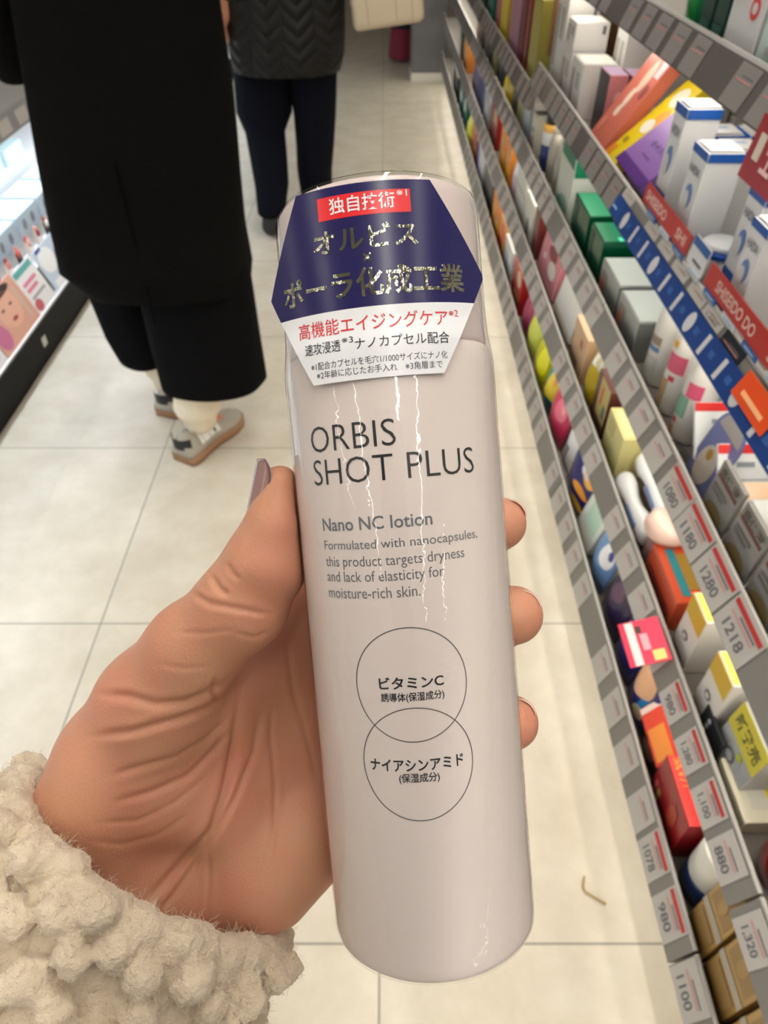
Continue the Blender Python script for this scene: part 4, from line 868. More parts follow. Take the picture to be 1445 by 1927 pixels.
carton('flat white carton tilted up on the second shelf', 2, 1.375, 1.555, .105, .06, (232, 232, 228), [('F', .05, .95, .06, .14, (196, 192, 182), 'grey_edge')], x0=.41, rot=(0, .2, 0))
carton('pink carton with white bow and dark red berry print', 2, 1.585, 1.80, .13, .05, (214, 136, 150), [('F', .35, .75, .45, .75, (130, 28, 40), 'berry_print', 'disc'), ('F', .5, .85, .2, .5, (222, 220, 212), 'white_bow', 'disc'), ('F', .3, .5, .68, .9, (236, 214, 220), 'white_bow', 'disc'), ('F', .2, .3, .3, .42, (236, 230, 230), 'white_dot', 'disc')], x0=.41, rot=(0, .15, 0))
carton('dark red narrow carton past the pink berry carton', 2, 1.84, 1.9, .12, .06, (112, 48, 46), [('F', .2, .8, .5, .9, (140, 90, 84), 'panel')], x0=.41)
carton('white carton with a peaked cut-out front', 2, 1.93, 2.06, .11, .06, (236, 236, 228), [('F', .4, .6, .1, .5, (70, 74, 76), 'dark_notch', 'arch')], x0=.41)
carton('low white lidded carton past the peaked one', 2, 2.08, 2.24, .12, .07, (226, 228, 222), [('F', .02, .98, .6, .64, (170, 168, 160), 'lid_line')], x0=.41)
pouch('pale lilac pouch with silver sheen', 2, 2.31, .13, .13, .03, (206, 194, 206), [('silver_patch', .4, .9, .5, .9, (226, 222, 226), 'rect')], x=.42)
for k, (a, b) in enumerate(((2.40, 2.51), (2.535, 2.65))):
    carton('orange and yellow carton %s' % ('nearer to the lilac pouch' if k == 0 else 'nearer to the dark red carton'), 2, a, b, .12, .06, (240, 150, 60), [('F', .4, .95, .05, .5, (246, 196, 40), 'yellow_patch'), ('F', .5, .8, .55, .85, (214, 196, 150), 'pale_dot', 'disc')], x0=.41)
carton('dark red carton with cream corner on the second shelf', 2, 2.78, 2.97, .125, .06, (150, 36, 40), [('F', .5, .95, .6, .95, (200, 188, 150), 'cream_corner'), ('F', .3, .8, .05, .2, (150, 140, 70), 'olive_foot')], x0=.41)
carton('pale grey-blue carton past the dark red one', 2, 3.03, 3.2, .12, .06, (176, 184, 192), [('F', .2, .8, .3, .7, (206, 212, 216), 'panel')], x0=.41)
carton('leaning blue magazine pack with pale faces', 2, 3.26, 3.72, .17, .03, (84, 92, 140), [('F', .1, .6, .5, .95, (170, 160, 180), 'pale_print'), ('F', .5, .9, .1, .5, (60, 66, 130), 'deep_blue_print'), ('F', .15, .4, .2, .45, (140, 130, 160), 'pale_print', 'disc')], x0=.41, rot=(0, .12, 0), name='magazine_pack', cat='magazine')
carton('orange oval soap box far along the second shelf', 2, 4.0, 4.2, .16, .06, (236, 150, 70), [('F', .2, .8, .2, .8, (246, 190, 120), 'oval_print', 'disc')], x0=.41)
carton('dark teal slim carton far along the second shelf', 2, 4.3, 4.42, .19, .06, (36, 66, 66), [('F', .2, .8, .5, .9, (60, 90, 90), 'panel')], x0=.41)

# ---- middle shelf
ORDN = ['nearest', 'second', 'third', 'fourth']
for k, (a, b) in enumerate(((.435, .50), (.507, .572), (.58, .645))):
    t = carton('grey blister card with gold lettering, %s of three from the near end' % ORDN[k], 3, a, b, .085, .006, (150, 148, 146), [('F', .08, .92, .74, .79, (110, 50, 54), 'dark_red_rule'), ('txt', 'F', '高保湿', .1, .9, .80, .94, (96, 88, 74)), ('F', .15, .85, .15, .4, (142, 122, 78), 'gold_lettering', 'disc'), ('F', .1, .6, .52, .56, (120, 116, 112), 'printed_line'), ('F', .1, .7, .6, .64, (120, 116, 112), 'printed_line')], x0=.403, name='blister_card', cat='card', rot=(0, .1, 0))
pouch('white pouch with peach header behind the blister cards', 3, .535, .085, .11, .02, (236, 238, 240), [('peach_header', .02, .98, .8, .98, (236, 200, 170), 'rect')], x=.462, lean=.75, rz=PI/2)
pouch('cream yellow pouch behind the nearest blister card', 3, .455, .085, .11, .02, (244, 234, 206), [('yellow_header', .02, .98, .78, .98, (244, 222, 150), 'rect')], x=.466, lean=.75, rz=PI/2)
for k, yy in enumerate((.61, .70)):
    carton('white sachet pack with red header and yellow sun%s' % (' in front' if k == 0 else ', half hidden behind the first'), 3, yy-.045, yy+.045, .105, .006, (238, 242, 244), [('F', .0, 1, .88, .99, (226, 52, 50), 'red_header'), ('F', .64, .99, .74, .99, (240, 90, 70), 'sun_ground', 'disc'), ('F', .7, .93, .8, .95, (252, 200, 60), 'yellow_disc', 'disc'), ('F', .15, .38, .15, .4, (246, 214, 150), 'orange_glow', 'disc'), ('F', .25, .5, .72, .78, (150, 160, 166), 'printed_line'), ('F', .3, .7, .55, .58, (180, 186, 190), 'printed_line')], x0=.459, rot=(0, .75, PI/2), name='sachet_pack', cat='sachet')
carton('pale blue and white wrapped tissue pack beside the oval card', 3, .77, .82, .075, .04, (236, 238, 240), [('F', .55, .95, .5, .95, (150, 176, 232), 'blue_oval', 'disc'), ('F', .2, .4, .4, .5, (220, 110, 120), 'red_dot', 'disc'), ('T', .4, .9, .2, .8, (176, 196, 236), 'blue_oval', 'disc')], x0=.475)
def arch_card(label, l, y, w, h, x, cols, lean, name='display_card', z=None):
    t = thing(name, label, 'card', (x, y, (zboard(l, y) if z is None else z)+.0006), (0, lean, 0)); n = 16
    P = [(-w/2, 0), (w/2, 0)]+[(w/2*math.cos(PI*k/n), h-w*.45+w*.45*math.sin(PI*k/n)) for k in range(n+1)]
    v = [(-.0008, -a, b) for a, b in P]+[(.0008, -a, b) for a, b in P]; q = len(P)
    add_mesh('card_body', v, [tuple(range(q)), tuple(range(2*q-1, q-1, -1))]+[(i, (i+1) % q, (i+1) % q+q, i+q) for i in range(q)], M_(cols[0], .4), t)
    fc = Face(w, .0016, h)
    for p in cols[1:]: plate(t, fc, 'F', *p[:4], M_(p[4], .4), p[5], p[6])
    return t
arch_card('round-topped violet blue card with an egg picture', 3, .69, .075, .115, .412, [(104, 110, 160), (.1, .9, .75, .97, (150, 146, 146), 'grey_top', 'arch'), (.15, .75, .06, .55, (196, 186, 176), 'egg_picture', 'disc'), (.3, .5, .36, .5, (220, 170, 60), 'yolk', 'disc')], .25)
def pump_pack(label, y, x, h, spots, r=.024):
    t = lathed(label, 3, x, y, [('tube_body', [(r*.9, 0), (r, .004), (r, h*.75), (r*.85, h*.92), (r*.6, h)], M_((238, 236, 232), .35)), ('cap', cyl(r*.55, h, h+.022, .002), M_((244, 244, 242), .3))], name='tube', cat='tube')
    for nm, a0, a1, z0, z1, c in spots:
        B = MB(); n = 10; v = []
        for j in range(2):
            for i in range(n+1):
                a = math.radians(a0+(a1-a0)*i/n); v.append(((r+.0006)*math.cos(a), (r+.0006)*math.sin(a), h*(z0 if j == 0 else z1)))
        B.add(v, [(i, i+1, n+2+i, n+1+i) for i in range(n)]); B.build(nm, M_(c, .4), t, True)
    return t
pump_pack('white tube with pink arc and green drop nearest the sachets', .80, .437, .135, [('pink_arc', 195, 250, .55, .72, (232, 90, 134)), ('green_drop', 150, 215, .3, .54, (126, 178, 156)), ('red_dot', 170, 190, .2, .26, (214, 60, 80)), ('orange_print', 160, 190, .02, .16, (214, 150, 110))])
pump_pack('white tube with a mint and red dot behind the violet card', .86, .475, .12, [('mint_print', 190, 240, .5, .66, (160, 206, 188)), ('red_dot', 195, 222, .36, .44, (214, 60, 80)), ('grey_print', 190, 215, .05, .3, (150, 146, 140))])
pump_pack('white tube with square pink label and gold letters', .868, .436, .142, [('pink_label', 170, 250, .5, .7, (218, 92, 128)), ('yellow_dot', 175, 200, .76, .83, (240, 190, 60)), ('red_dot', 200, 225, .4, .46, (200, 60, 80)), ('gold_letters', 165, 205, .06, .4, (190, 160, 120))])
pump_pack('white tube with small blue label next to the silver cartons', .945, .436, .14, [('blue_label', 170, 225, .42, .48, (96, 136, 186)), ('brown_picture', 170, 225, .5, .6, (160, 140, 126)), ('grey_print', 170, 230, .1, .36, (206, 206, 200))])
SIL = (168, 174, 174)
for k, (a, b) in enumerate(((1.0, 1.115), (1.125, 1.245))):
    carton('silver foil carton %s' % ('nearer to the white tubes' if k == 0 else 'nearer to the green foil cartons'), 3, a, b, .070, .085, SIL, [('F', .1, .4, .1, .8, (130, 120, 110), 'printed_panel'), ('F', .12, .24, .3, .6, (196, 90, 70), 'red_mark'), ('T', .03, .97, .03, .97, (190, 200, 200), 'brushed_lid')], x0=.406, rough=.3, metal=.7)
for k, (a, b) in enumerate(((1.265, 1.36), (1.385, 1.52))):
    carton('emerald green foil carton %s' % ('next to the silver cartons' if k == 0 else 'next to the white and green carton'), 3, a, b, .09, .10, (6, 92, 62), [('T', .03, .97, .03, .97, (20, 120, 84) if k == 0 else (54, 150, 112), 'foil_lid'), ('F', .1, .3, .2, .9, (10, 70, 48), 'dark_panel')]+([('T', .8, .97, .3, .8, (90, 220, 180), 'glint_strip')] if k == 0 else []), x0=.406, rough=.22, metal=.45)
carton('tall white carton with green slanted top and leaf prints', 3, 1.57, 1.71, .17, .07, (222, 230, 222), [('F', .02, .98, .68, .99, (20, 128, 96), 'green_top'), ('F', .3, .9, .08, .28, (150, 196, 172), 'leaf_print', 'disc'), ('F', .1, .5, .02, .2, (110, 180, 150), 'leaf_print', 'disc'), ('N', .02, .98, .6, .99, (20, 128, 96), 'green_top')], x0=.408)
for k, yy in enumerate((1.77, 1.86)):
    lathed('slim silver-grey tube %s' % ('next to the leaf carton' if k == 0 else 'next to the navy bottle with orange band'), 3, .43, yy, [('tube_body', [(.018, 0), (.02, .004), (.02, .085), (.016, .112)], M_((182, 178, 168), .4, metal=.2)), ('cap', cyl(.014, .112, .128, .002), M_((210, 206, 196), .3))], name='tube', cat='tube')
lathed('navy bottle with white shoulder, orange band and black cap', 3, .432, 1.95, [('bottle_body', cyl(.024, 0, .062, .003), M_((48, 66, 124), .3)), ('white_shoulder', [(.0242, .062), (.0245, .064), (.0245, .09), (.024, .092)], M_((232, 234, 236), .3)), ('orange_band', cyl(.0245, .092, .108, .001), M_((244, 190, 96), .35)), ('black_cap', cyl(.02, .108, .146, .004), M_((22, 22, 24), .3))])
carton('cream tube carton with a small portrait print', 3, 2.06, 2.13, .10, .05, (222, 220, 206), [('F', .3, .6, .5, .62, (60, 60, 64), 'dark_dot', 'disc'), ('F', .25, .75, .15, .42, (206, 176, 164), 'portrait_print', 'disc')], x0=.41)
carton('pale sky blue carton on the middle shelf', 3, 2.16, 2.27, .112, .05, (184, 198, 216), [('F', .1, .9, .6, .66, (206, 216, 228), 'panel')], x0=.41)
carton('olive tinted clear carton past the sky blue one', 3, 2.3, 2.4, .11, .05, (170, 168, 120), [('F', .2, .7, .6, .9, (196, 196, 130), 'panel', 'disc')], x0=.41)
carton('navy black slim carton on the middle shelf', 3, 2.42, 2.5, .115, .05, (36, 38, 52), [('F', .2, .8, .6, .9, (60, 62, 80), 'panel')], x0=.41)
pouch('yellow standing pouch on the middle shelf', 3, 2.62, .16, .105, .05, (238, 214, 16), [('gold_fold', .6, .95, .1, .9, (206, 180, 20), 'rect')], x=.42)
for k, (c, lab) in enumerate((((44, 44, 52), 'black slim box'), ((150, 140, 90), 'khaki slim box'), ((34, 60, 58), 'dark green slim box'), ((120, 112, 108), 'taupe slim box'), ((56, 52, 50), 'charcoal slim box'), ((182, 150, 140), 'dusty rose slim box'))):
    y0 = 2.82+k*.15; carton('%s in the far row of the middle shelf' % lab, 3, y0, y0+.10, .112, .06, c, [('F', .2, .8, .55, .9, tuple(min(255, v+30) for v in c), 'panel')], x0=.41)

# ---- second highest shelf: white and blue lotion cartons, fanned flat boxes, white stacks
BLUE = (22, 84, 172)
def lotion_box(label, y0, y1, h, d, x0=.404, rz=0.0, z=None, group=None):
    t = carton(label, 4, y0, y1, h, d, (226, 228, 232), [('F', .0, 1, .93, 1.0, BLUE, 'blue_band'), ('F', .06, .98, .04, .36, BLUE, 'blue_block'), ('txt', 'F', 'HADA', .15, .85, .78, .85, (120, 126, 142)), ('F', .28, .72, .50, .70, (96, 130, 196), 'blue_curl', 'disc'), ('F', .24, .60, .47, .64, (214, 214, 214), 'curl_cut', 'disc'), ('F', .35, .75, .16, .28, (190, 200, 216), 'pale_block'), ('N', .02, .98, .93, 1.0, BLUE, 'blue_band'), ('T', .06, .94, .06, .94, (240, 242, 244), 'lighter_lid'), ('T', .3, .5, .3, .7, (176, 200, 232), 'lid_print')], x0=x0, z=z, rot=(0, 0, rz), group=group)  # lids painted whiter than the fronts, as if lit from above
    return t
lotion_box('white and blue lotion carton at the right edge, nearest of the lotion cartons', .725, .766, .133, .045)
lotion_box('white and blue lotion carton just behind the nearest one', .784, .827, .146, .045, x0=.42)
lotion_box('white and blue lotion carton standing left of the white jar', .927, .979, .148, .047)
lotion_box('tall white and blue lotion carton beside the purple flat box', 1.03, 1.078, .172, .047)
for k, (x, y) in enumerate(((.462, 1.10), (.52, 1.10), (.462, 1.03), (.52, 1.03))):
    lotion_box('white and blue lotion carton in the second row, %s' % ['far left one', 'far right one', 'near left one', 'near right one'][k], y-.026, y+.026, .128, .05, x0=x)
lathed('white jar with blue-rimmed lid among the lotion cartons', 4, .440, .886, [('jar_body', cyl(.027, 0, .04, .003), M_((232, 234, 238), .3)), ('blue_rim', cyl(.0285, .04, .047, .001), M_((20, 88, 200), .3)), ('white_lid', cyl(.026, .047, .056, .003), M_((226, 230, 238), .3))], cat='jar', name='jar')
pouch('clear refill pouch with teal foot beside the lotion cartons', 4, .853, .035, .10, .015, (150, 196, 208), [('teal_foot', .05, .95, .1, .5, (60, 140, 160), 'rect')], x=.45)
def flat_box(label, y0, y1, L, th, x0, z, lean, col, prints, side=None, rz=0.0):
    return carton(label, 4, y0, y1, L, th, col, prints, x0=x0, z=z, rot=(0, lean, rz), name='flat_box')
flat_box('purple flat box with white corner lying in front of the yellow one', 1.145, 1.298, .115, .014, .401, .802, .86, (146, 104, 186), [('F', 0, 1, .0, .16, (92, 42, 140), 'deep_purple_band'), ('F', .45, .98, .75, .99, (222, 206, 236), 'pale_corner'), ('txt', 'F', 'モイスト', .3, .8, .45, .55, (96, 60, 136)), ('F', .35, .6, .3, .33, (110, 74, 150), 'printed_line')])
flat_box('yellow flat box with white heart shapes', 1.302, 1.378, .175, .022, .402, .785, .80, (242, 216, 26), [('F', .5, .98, .46, .66, (246, 176, 60), 'orange_patch', 'disc'), ('F', .3, .8, .36, .52, (246, 246, 230), 'white_heart', 'disc'), ('F', .25, .85, .68, .9, (246, 244, 220), 'white_heart', 'disc'), ('F', 0, .3, .0, .14, (238, 150, 50), 'orange_corner'), ('F', .2, .4, .2, .26, (170, 150, 40), 'printed_mark')])
flat_box('coral flat box with white ribbon script', 1.383, 1.492, .175, .024, .399, .785, .585, (208, 112, 96), [('F', .3, .5, .30, .42, (240, 222, 204), 'white_script', 'disc'), ('F', .35, .55, .40, .62, (240, 214, 196), 'white_script', 'disc'), ('F', .42, .7, .58, .92, (236, 200, 180), 'white_script', 'disc'), ('F', .74, .96, .78, .95, (240, 206, 214), 'pink_badge'), ('F', .75, .9, .55, .7, (150, 80, 84), 'dark_badge', 'disc'), ('F', .2, .28, .1, .25, (228, 150, 130), 'printed_line')])
for k, (a, b) in enumerate(((1.525, 1.60), (1.51, 1.585))):
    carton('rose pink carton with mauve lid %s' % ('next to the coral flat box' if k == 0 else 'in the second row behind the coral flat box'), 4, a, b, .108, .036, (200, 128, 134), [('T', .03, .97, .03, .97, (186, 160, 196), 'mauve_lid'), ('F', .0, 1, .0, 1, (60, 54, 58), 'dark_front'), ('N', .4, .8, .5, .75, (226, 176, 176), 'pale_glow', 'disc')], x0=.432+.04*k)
WB = (222, 220, 218)
for k, (x, a, b, z, h, lab) in enumerate(((.41, 1.655, 1.755, 0, .10, 'white carton at the front foot of the white stack'), (.41, 1.775, 1.86, 0, .10, 'white carton second in line at the foot of the white stack'), (.41, 1.777, 1.858, .101, .052, 'small white carton on top of the white stack'), (.41, 1.88, 1.995, 0, .20, 'tall white carton at the far end of the white stack'), (.49, 1.66, 1.74, 0, .17, 'white carton in the second row of the white stack'), (.57, 1.64, 1.72, 0, .18, 'white carton deep in the third row of the white stack'), (.65, 1.62, 1.70, 0, .18, 'white carton in the fourth row of the white stack'), (.73, 1.6, 1.68, 0, .18, 'white carton deepest in the white stack'))):
    carton(lab, 4, a, b, h, .072, WB, [('F', .1, .3, .2, .8, (150, 146, 140), 'grey_lettering'), ('F', .5, .8, .5, .8, (176, 172, 166), 'grey_lettering'), ('N', .8, .9, .6, .9, (90, 90, 94), 'black_tab'), ('T', .05, .95, .05, .95, (244, 244, 240), 'lighter_lid')], x0=x, z=zboard(4, 1.5)+z)  # whiter lids: brightness of the lit tops is painted on
# far bay, lower shelf
arch_card('curved pale grey card leaning at the bay divider', 4, 2.11, .10, .16, .43, [(166, 174, 176), (.2, .8, .2, .8, (176, 184, 186), 'card_face', 'disc')], .5)
for a, b, h, c, c2, lab in ((2.2, 2.33, .20, (160, 150, 70), (172, 162, 80), 'khaki yellow carton in the far bay'), (2.36, 2.42, .22, (122, 22, 24), (140, 60, 56), 'dark red carton in the far bay'), (2.44, 2.50, .215, (104, 34, 34), (122, 50, 48), 'maroon carton in the far bay'), (2.53, 2.74, .23, (150, 104, 128), (176, 124, 146), 'mauve carton in the far bay'), (2.8, 2.98, .21, (206, 180, 30), (222, 200, 60), 'yellow carton in the far bay'), (3.0, 3.1, .22, (176, 90, 104), (190, 110, 120), 'rose carton in the far bay'), (3.2, 3.36, .2, (24, 110, 94), (40, 130, 110), 'teal green carton in the far bay'), (3.5, 3.64, .2, (60, 60, 66), (84, 84, 90), 'charcoal carton in the far bay')):
    carton(lab, 4, a, b, h, .10, c, [('F', .06, .94, .06, .94, c2, 'front_panel'), ('T', .1, .9, .1, .9, c2, 'lighter_lid')], x0=.412)

# ---- topmost shelf
pouch('bright green standing pouch on the topmost shelf', 5, 1.15, .11, .16, .05, (14, 132, 62), [('dark_stripe', .7, .95, .05, .95, (16, 100, 60), 'rect')], x=.43)
for k, (a, b) in enumerate(((1.055, 1.09), (1.01, 1.045))):
    carton('dark green box with pale lettering %s' % ('next to the green pouch' if k == 0 else 'next to the white box with red ring'), 5, a, b, .17, .06, (34, 62, 56), [('txt', 'F', 'クール', .1, .9, .35, .9, (130, 150, 144)), ('F', .1, .9, .02, .2, (60, 100, 86), 'foot_panel')], x0=.41)
carton('pale grey box with a red ring and teal dot', 5, .905, .995, .18, .07, (206, 206, 206), [('F', .6, .86, .3, .42, (206, 60, 70), 'red_ring', 'disc'), ('F', .66, .8, .33, .39, (206, 206, 206), 'ring_centre', 'disc'), ('F', .64, .8, .46, .55, (50, 150, 140), 'teal_dot', 'disc'), ('F', .1, .3, .38, .5, (214, 80, 120), 'pink_dot', 'disc'), ('F', .16, .34, .56, .66, (60, 150, 140), 'teal_dot', 'disc')], x0=.408)
carton('pale mint box with small green square at the right edge', 5, .79, .895, .18, .07, (196, 210, 206), [('F', .25, .5, .3, .42, (120, 176, 160), 'green_square'), ('F', .0, 1, .7, 1, (176, 206, 196), 'mint_top'), ('F', .2, .6, .18, .22, (160, 164, 164), 'printed_line')], x0=.408)
carton('blue-green box cut by the right edge of the view', 5, .70, .78, .18, .07, (60, 140, 176), [('F', .1, .6, .4, .7, (110, 170, 196), 'panel')], x0=.408)

# ---- show cards and banners on the rails
SR = (178, 32, 22)
def rail_board(label, y0, y1, z0, z1, m, words=None, x=.3895, tilt=.12):
    t = thing('brand_board', label, 'sign', (x, (y0+y1)/2, z0), (0, tilt, 0)); w = y1-y0; h = z1-z0
    MB().box(-.0008, .0008, -w/2, w/2, 0, h).build('board', m, t)
    for s, a, b in (words or []):
        v, f = text_geo(s, .02); add_mesh('board_lettering', [(-.0014, w/2-(a+(b-a)*p)*w, h*(.24+.52*q)) for p, q in v], f, M_((226, 190, 180), .4), t)
    return t
rail_board('red board lettered SHISEIDO along the shelf lip, nearer the camera', .52, .80, .817, .843, M_(SR, .35), [('SHISEIDO DO', .12, .52), ('SHISEIDO', .66, .97)])
rail_board('red board with blurred lettering along the shelf lip, farther away', .875, 1.075, .817, .843, M_(SR, .35), [('SHISEIDO', .06, .52), ('SHI', .76, .94)])
t = rail_board('white card with a blue header between the two red boards', .812, .866, .815, .85, M_((206, 206, 208), .4))
MB().box(-.0014, -.0009, -.026, .026, .024, .034).build('blue_header', M_((28, 84, 150), .4), t); MB().box(-.0014, -.0009, -.018, .01, .008, .011).build('printed_line', INK, t)
AN4, L4 = rail_frame(4, .6); bx, bz = rail_point(4, .6, .02, .0026)
bn = thing('blue_banner', 'long deep blue banner over the lower half of the rail, with white ovals and bars', 'banner', (bx, .79, bz), (0, AN4, 0))
MB().box(-.0006, .0006, -.33, .33, -.002, .031).build('banner_sheet', M_((14, 56, 124), .4), bn)
for k in range(12):
    yy = .30-k*.053
    if k % 3 == 0:
        v = [(-.0011, yy+.010*math.cos(2*PI*q/20), .0145+.013*math.sin(2*PI*q/20)) for q in range(20)]; add_mesh('white_oval', v, [tuple(range(20))], M_((196, 196, 200), .4), bn)
    else: MB().box(-.0011, -.0007, yy-.004, yy+.004, .002, .027).build('white_bar', M_((196, 196, 200), .4), bn)
    MB().box(-.0011, -.0007, yy-.030, yy-.018, .011, .019).build('pale_caption', M_((44, 88, 152), .4), bn)
bx, bz = rail_point(4, .6, .28, .0048)
oc = thing('orange_card', 'orange-red card over the blue banner at the right edge', 'card', (bx, .585, bz), (0, AN4, 0))
MB().bevbox(-.0006, .0006, -.04, .04, 0, .03, .0005, 1).build('card_body', M_((222, 78, 28), .35), oc)
MB().box(-.0012, -.0007, -.025, .025, .008, .013).build('pale_lettering', M_((244, 180, 130), .4), oc)
tg = thing('blue_tag', 'small blue tag hanging at the far end of the blue banner', 'card', (bx, 1.155, bz-.012), (0, AN4, 0))
MB().box(-.0006, .0006, -.03, .03, 0, .03).build('card_body', M_((20, 66, 140), .35), tg); MB().box(-.0012, -.0007, -.01, .012, .01, .013).build('printed_line', M_((150, 180, 210), .4), tg)
for k in range(9):
    yy = 1.02-k*.062
    t = rail_board('small %s clip card on the shelf lip, %s from the far end' % ('blue' if k % 2 == 0 else 'pale grey', ['first', 'second', 'third', 'fourth', 'fifth', 'sixth', 'seventh', 'eighth', 'ninth'][k]), yy-.019, yy+.019, .8095, .8165, M_((28, 92, 162) if k % 2 == 0 else (196, 206, 214), .35), None, x=.3885, tilt=.0)
    t['category'] = 'card'; t.name = 'clip_card'; MB().box(-.0013, -.0009, -.012, .012, .0025, .0045).build('printed_line', M_((150, 180, 210), .4), t)
pk = thing('pink_card', 'bright pink show card with yellow badge sticking out over the second lowest rail', 'card', (.334, .563, .398), (0, 1.18, 0))
MB().box(-.0006, .0006, -.036, .036, 0, .055).build('card_body', M_((232, 66, 96), .35), pk)
for nm, y0, y1, z0, z1, c in (('white_band', -.036, .034, .008, .019, (250, 226, 226)), ('yellow_badge', -.033, -.017, .034, .05, (240, 214, 130)), ('pale_lettering', -.014, .012, .024, .034, (246, 170, 180)), ('dark_figure', .014, .026, .02, .028, (90, 60, 56))): MB().box(-.0012, -.0007, y0, y1, z0, z1).build(nm, M_(c, .4), pk)
rd = thing('red_card', 'dark red hanging card with white characters below the topmost rail', 'card', (.366, .712, .955), (0, .12, 0))
MB().box(-.0006, .0006, -.045, .045, 0, .058).build('card_body', M_((150, 34, 44), .35), rd)
v, f = text_geo('エリ', .03); add_mesh('white_lettering', [(-.0012, .008-.045*a, .012+.026*b) for a, b in v], f, M_((226, 190, 190), .4), rd)
MB().box(-.0012, -.0007, .018, .032, .02, .044).build('pale_figure', M_((206, 196, 180), .4), rd)

# ---- left side display
def show_card(label, x, y, z, w, h, lean, rz, col, prints, name='show_card'):
    t = thing(name, label, 'card', (x, y, z), (0, -lean, rz)); MB().bevbox(-.0015, .0015, -w/2, w/2, 0, h, .0007, 1).build('card_body', M_(col, .35), t)
    for nm, u0, u1, v0, v1, c, sh in prints:
        n = 20; P = [(u0, v0), (u1, v0), (u1, v1), (u0, v1)] if sh == 'rect' else [((u0+u1)/2+(u1-u0)/2*math.cos(2*PI*k/n), (v0+v1)/2+(v1-v0)/2*math.sin(2*PI*k/n)) for k in range(n)]
        add_mesh(nm, [(.0019, -w/2+u*w, v*h) for u, v in P], [tuple(range(len(P)))], M_(c, .4), t)
    return t
show_card('show card with a smiling face and pink powder pan picture', -1.10, 1.90, .1185, .26, .15, .35, 0, (214, 160, 140), [('hair', .3, .85, .8, .98, (70, 50, 44), 'disc'), ('face', .32, .82, .2, .92, (226, 172, 150), 'disc'), ('eye', .42, .5, .58, .64, (80, 50, 46), 'disc'), ('eye', .62, .7, .58, .64, (80, 50, 46), 'disc'), ('mouth', .5, .64, .32, .4, (200, 90, 96), 'disc'), ('powder_pan', .02, .3, .05, .55, (196, 110, 146), 'disc'), ('brush', .84, .9, .1, .8, (206, 180, 160), 'rect')])
show_card('white show card with teal bar and pink lettering', -1.10, 2.10, .1185, .145, .14, .35, 0, (232, 228, 226), [('teal_bar', .05, .95, .84, .97, (96, 166, 160), 'rect'), ('pink_lettering', .15, .8, .6, .68, (220, 130, 150), 'rect'), ('pink_lettering', .15, .7, .46, .54, (220, 130, 150), 'rect'), ('grey_lettering', .15, .85, .3, .36, (160, 160, 160), 'rect'), ('blush_pan', .05, .4, .02, .28, (196, 96, 106), 'disc')])
show_card('white show card with a pink powder pan at the near left edge', -1.10, 1.68, .1185, .17, .14, .35, 0, (230, 226, 228), [('powder_pan', .45, .95, .1, .75, (200, 100, 140), 'disc'), ('white_cloud', .1, .4, .5, .9, (240, 240, 242), 'disc')])
show_card('pale blue show card with a white oval and violet patch', -1.10, 2.30, .1185, .22, .135, .35, 0, (196, 208, 222), [('white_oval', .05, .55, .35, .95, (238, 238, 236), 'disc'), ('violet_patch', .5, .8, .2, .7, (196, 150, 190), 'disc'), ('white_foot', .1, .9, .02, .2, (236, 236, 236), 'rect'), ('navy_top', .1, .3, .9, .98, (50, 80, 150), 'rect')])
LIPC = [(150, 40, 44), (206, 150, 60), (200, 90, 80), (230, 220, 210), (120, 34, 38), (226, 160, 140), (90, 70, 66), (214, 120, 110)]
for r_ in range(2):
    for k in range(11):
        y = 1.66+k*.085+.03*r_; c = LIPC[(k*3+r_*5) % 8]
        lathed('small lipstick tester in the %s row on the lower step, %s from the near end' % (['front', 'rear'][r_], ['first', 'second', 'third', 'fourth', 'fifth', 'sixth', 'seventh', 'eighth', 'ninth', 'tenth', 'eleventh'][k]), 1, -1.172-.020*r_, y, [('barrel', cyl(.0085, 0, .045, .001), M_((214, 196, 186) if k % 3 else (60, 48, 46), .25)), ('lip_colour', [(.006, .045), (.006, .06), (.002, .068)], M_(c, .35))], z=.2006, cat='lipstick', name='lipstick', n=14)
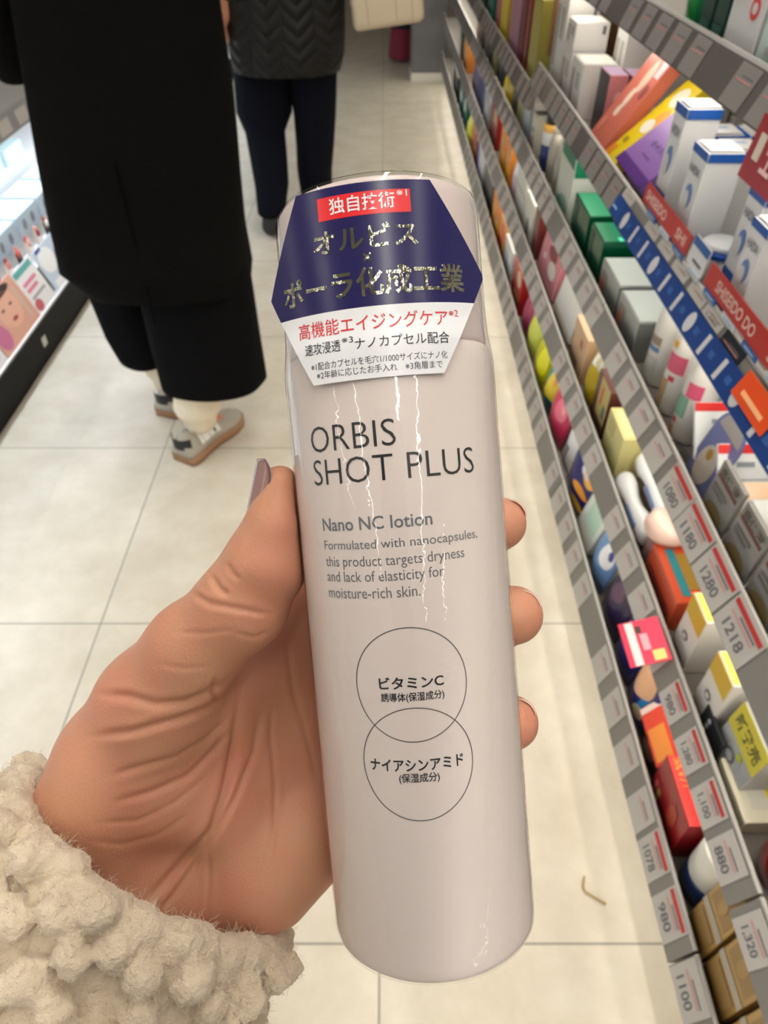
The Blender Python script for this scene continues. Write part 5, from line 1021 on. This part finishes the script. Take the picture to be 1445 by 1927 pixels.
carton('aqua slim tube pack standing on the lower step', 1, 1.80, 1.84, .13, .03, (170, 222, 216), [('F', .2, .8, .3, .8, (206, 240, 236), 'panel')], x0=-1.17, z=.2006)
carton('rose gold brush pack leaning on the lower step', 1, 1.90, 1.915, .14, .012, (222, 176, 150), [('F', .2, .8, .5, .95, (240, 214, 200), 'panel')], x0=-1.17, z=.2006, rot=(0, -.2, 0))
lathed('brown round powder compact on the lower step', 1, -1.178, 1.985, [('compact_base', cyl(.030, 0, .03, .004), M_((150, 100, 80), .3)), ('compact_lid', cyl(.028, .03, .045, .003), M_((184, 124, 92), .25))], z=.2006, cat='compact', name='compact')
for k in range(6):
    y = 1.72+k*.19
    t = carton('pale blue-grey tester tray on the middle step, %s from the near end' % ORD[k], 1, y, y+.175, .07, .13, (176, 194, 206), [('F', .2, .36, .25, .75, (120, 130, 140), 'grey_dot', 'disc'), ('F', .6, .76, .25, .75, (110, 124, 136), 'grey_dot', 'disc'), ('T', .04, .96, .04, .96, (240, 240, 238), 'white_lid'), ('T', .2, .8, .5, .56, (206, 160, 150), 'printed_line')], x0=-1.335, z=.2506, name='tester_tray', cat='tray')
    t.rotation_euler = (0, 0, PI)
    carton('pale aqua brochure box on the upper step, %s from the near end' % ORD[k], 1, y+.01, y+.165, .05, .07, (206, 232, 232), [('T', .1, .9, .1, .2, (170, 190, 196), 'printed_line'), ('T', .1, .6, .4, .46, (190, 206, 210), 'printed_line'), ('F', .02, .98, .1, .9, (150, 196, 210), 'blue_edge')], x0=-1.435, z=.3606, name='brochure_box')
    lathed('dark teal bottle at the back of the upper step, %s from the near end' % ORD[k], 1, -1.482, y+.09, [('bottle_body', [(.03, 0), (.036, .01), (.036, .10), (.02, .12)], M_((24, 78, 84), .25)), ('cap', cyl(.018, .12, .155, .002), M_((30, 60, 66), .3))], z=.3606)
for k in range(6):
    y = 1.75+k*.13
    t = MB().prism([(-1.0788, .604), (-1.0782, .604), (-1.0832, .640), (-1.0838, .640)], y, y+.08).build('price_card', M_((206, 204, 200), .5)); tag(t, 'pale price card on the left upper rail', 'price card', 'price cards on the left upper rail')
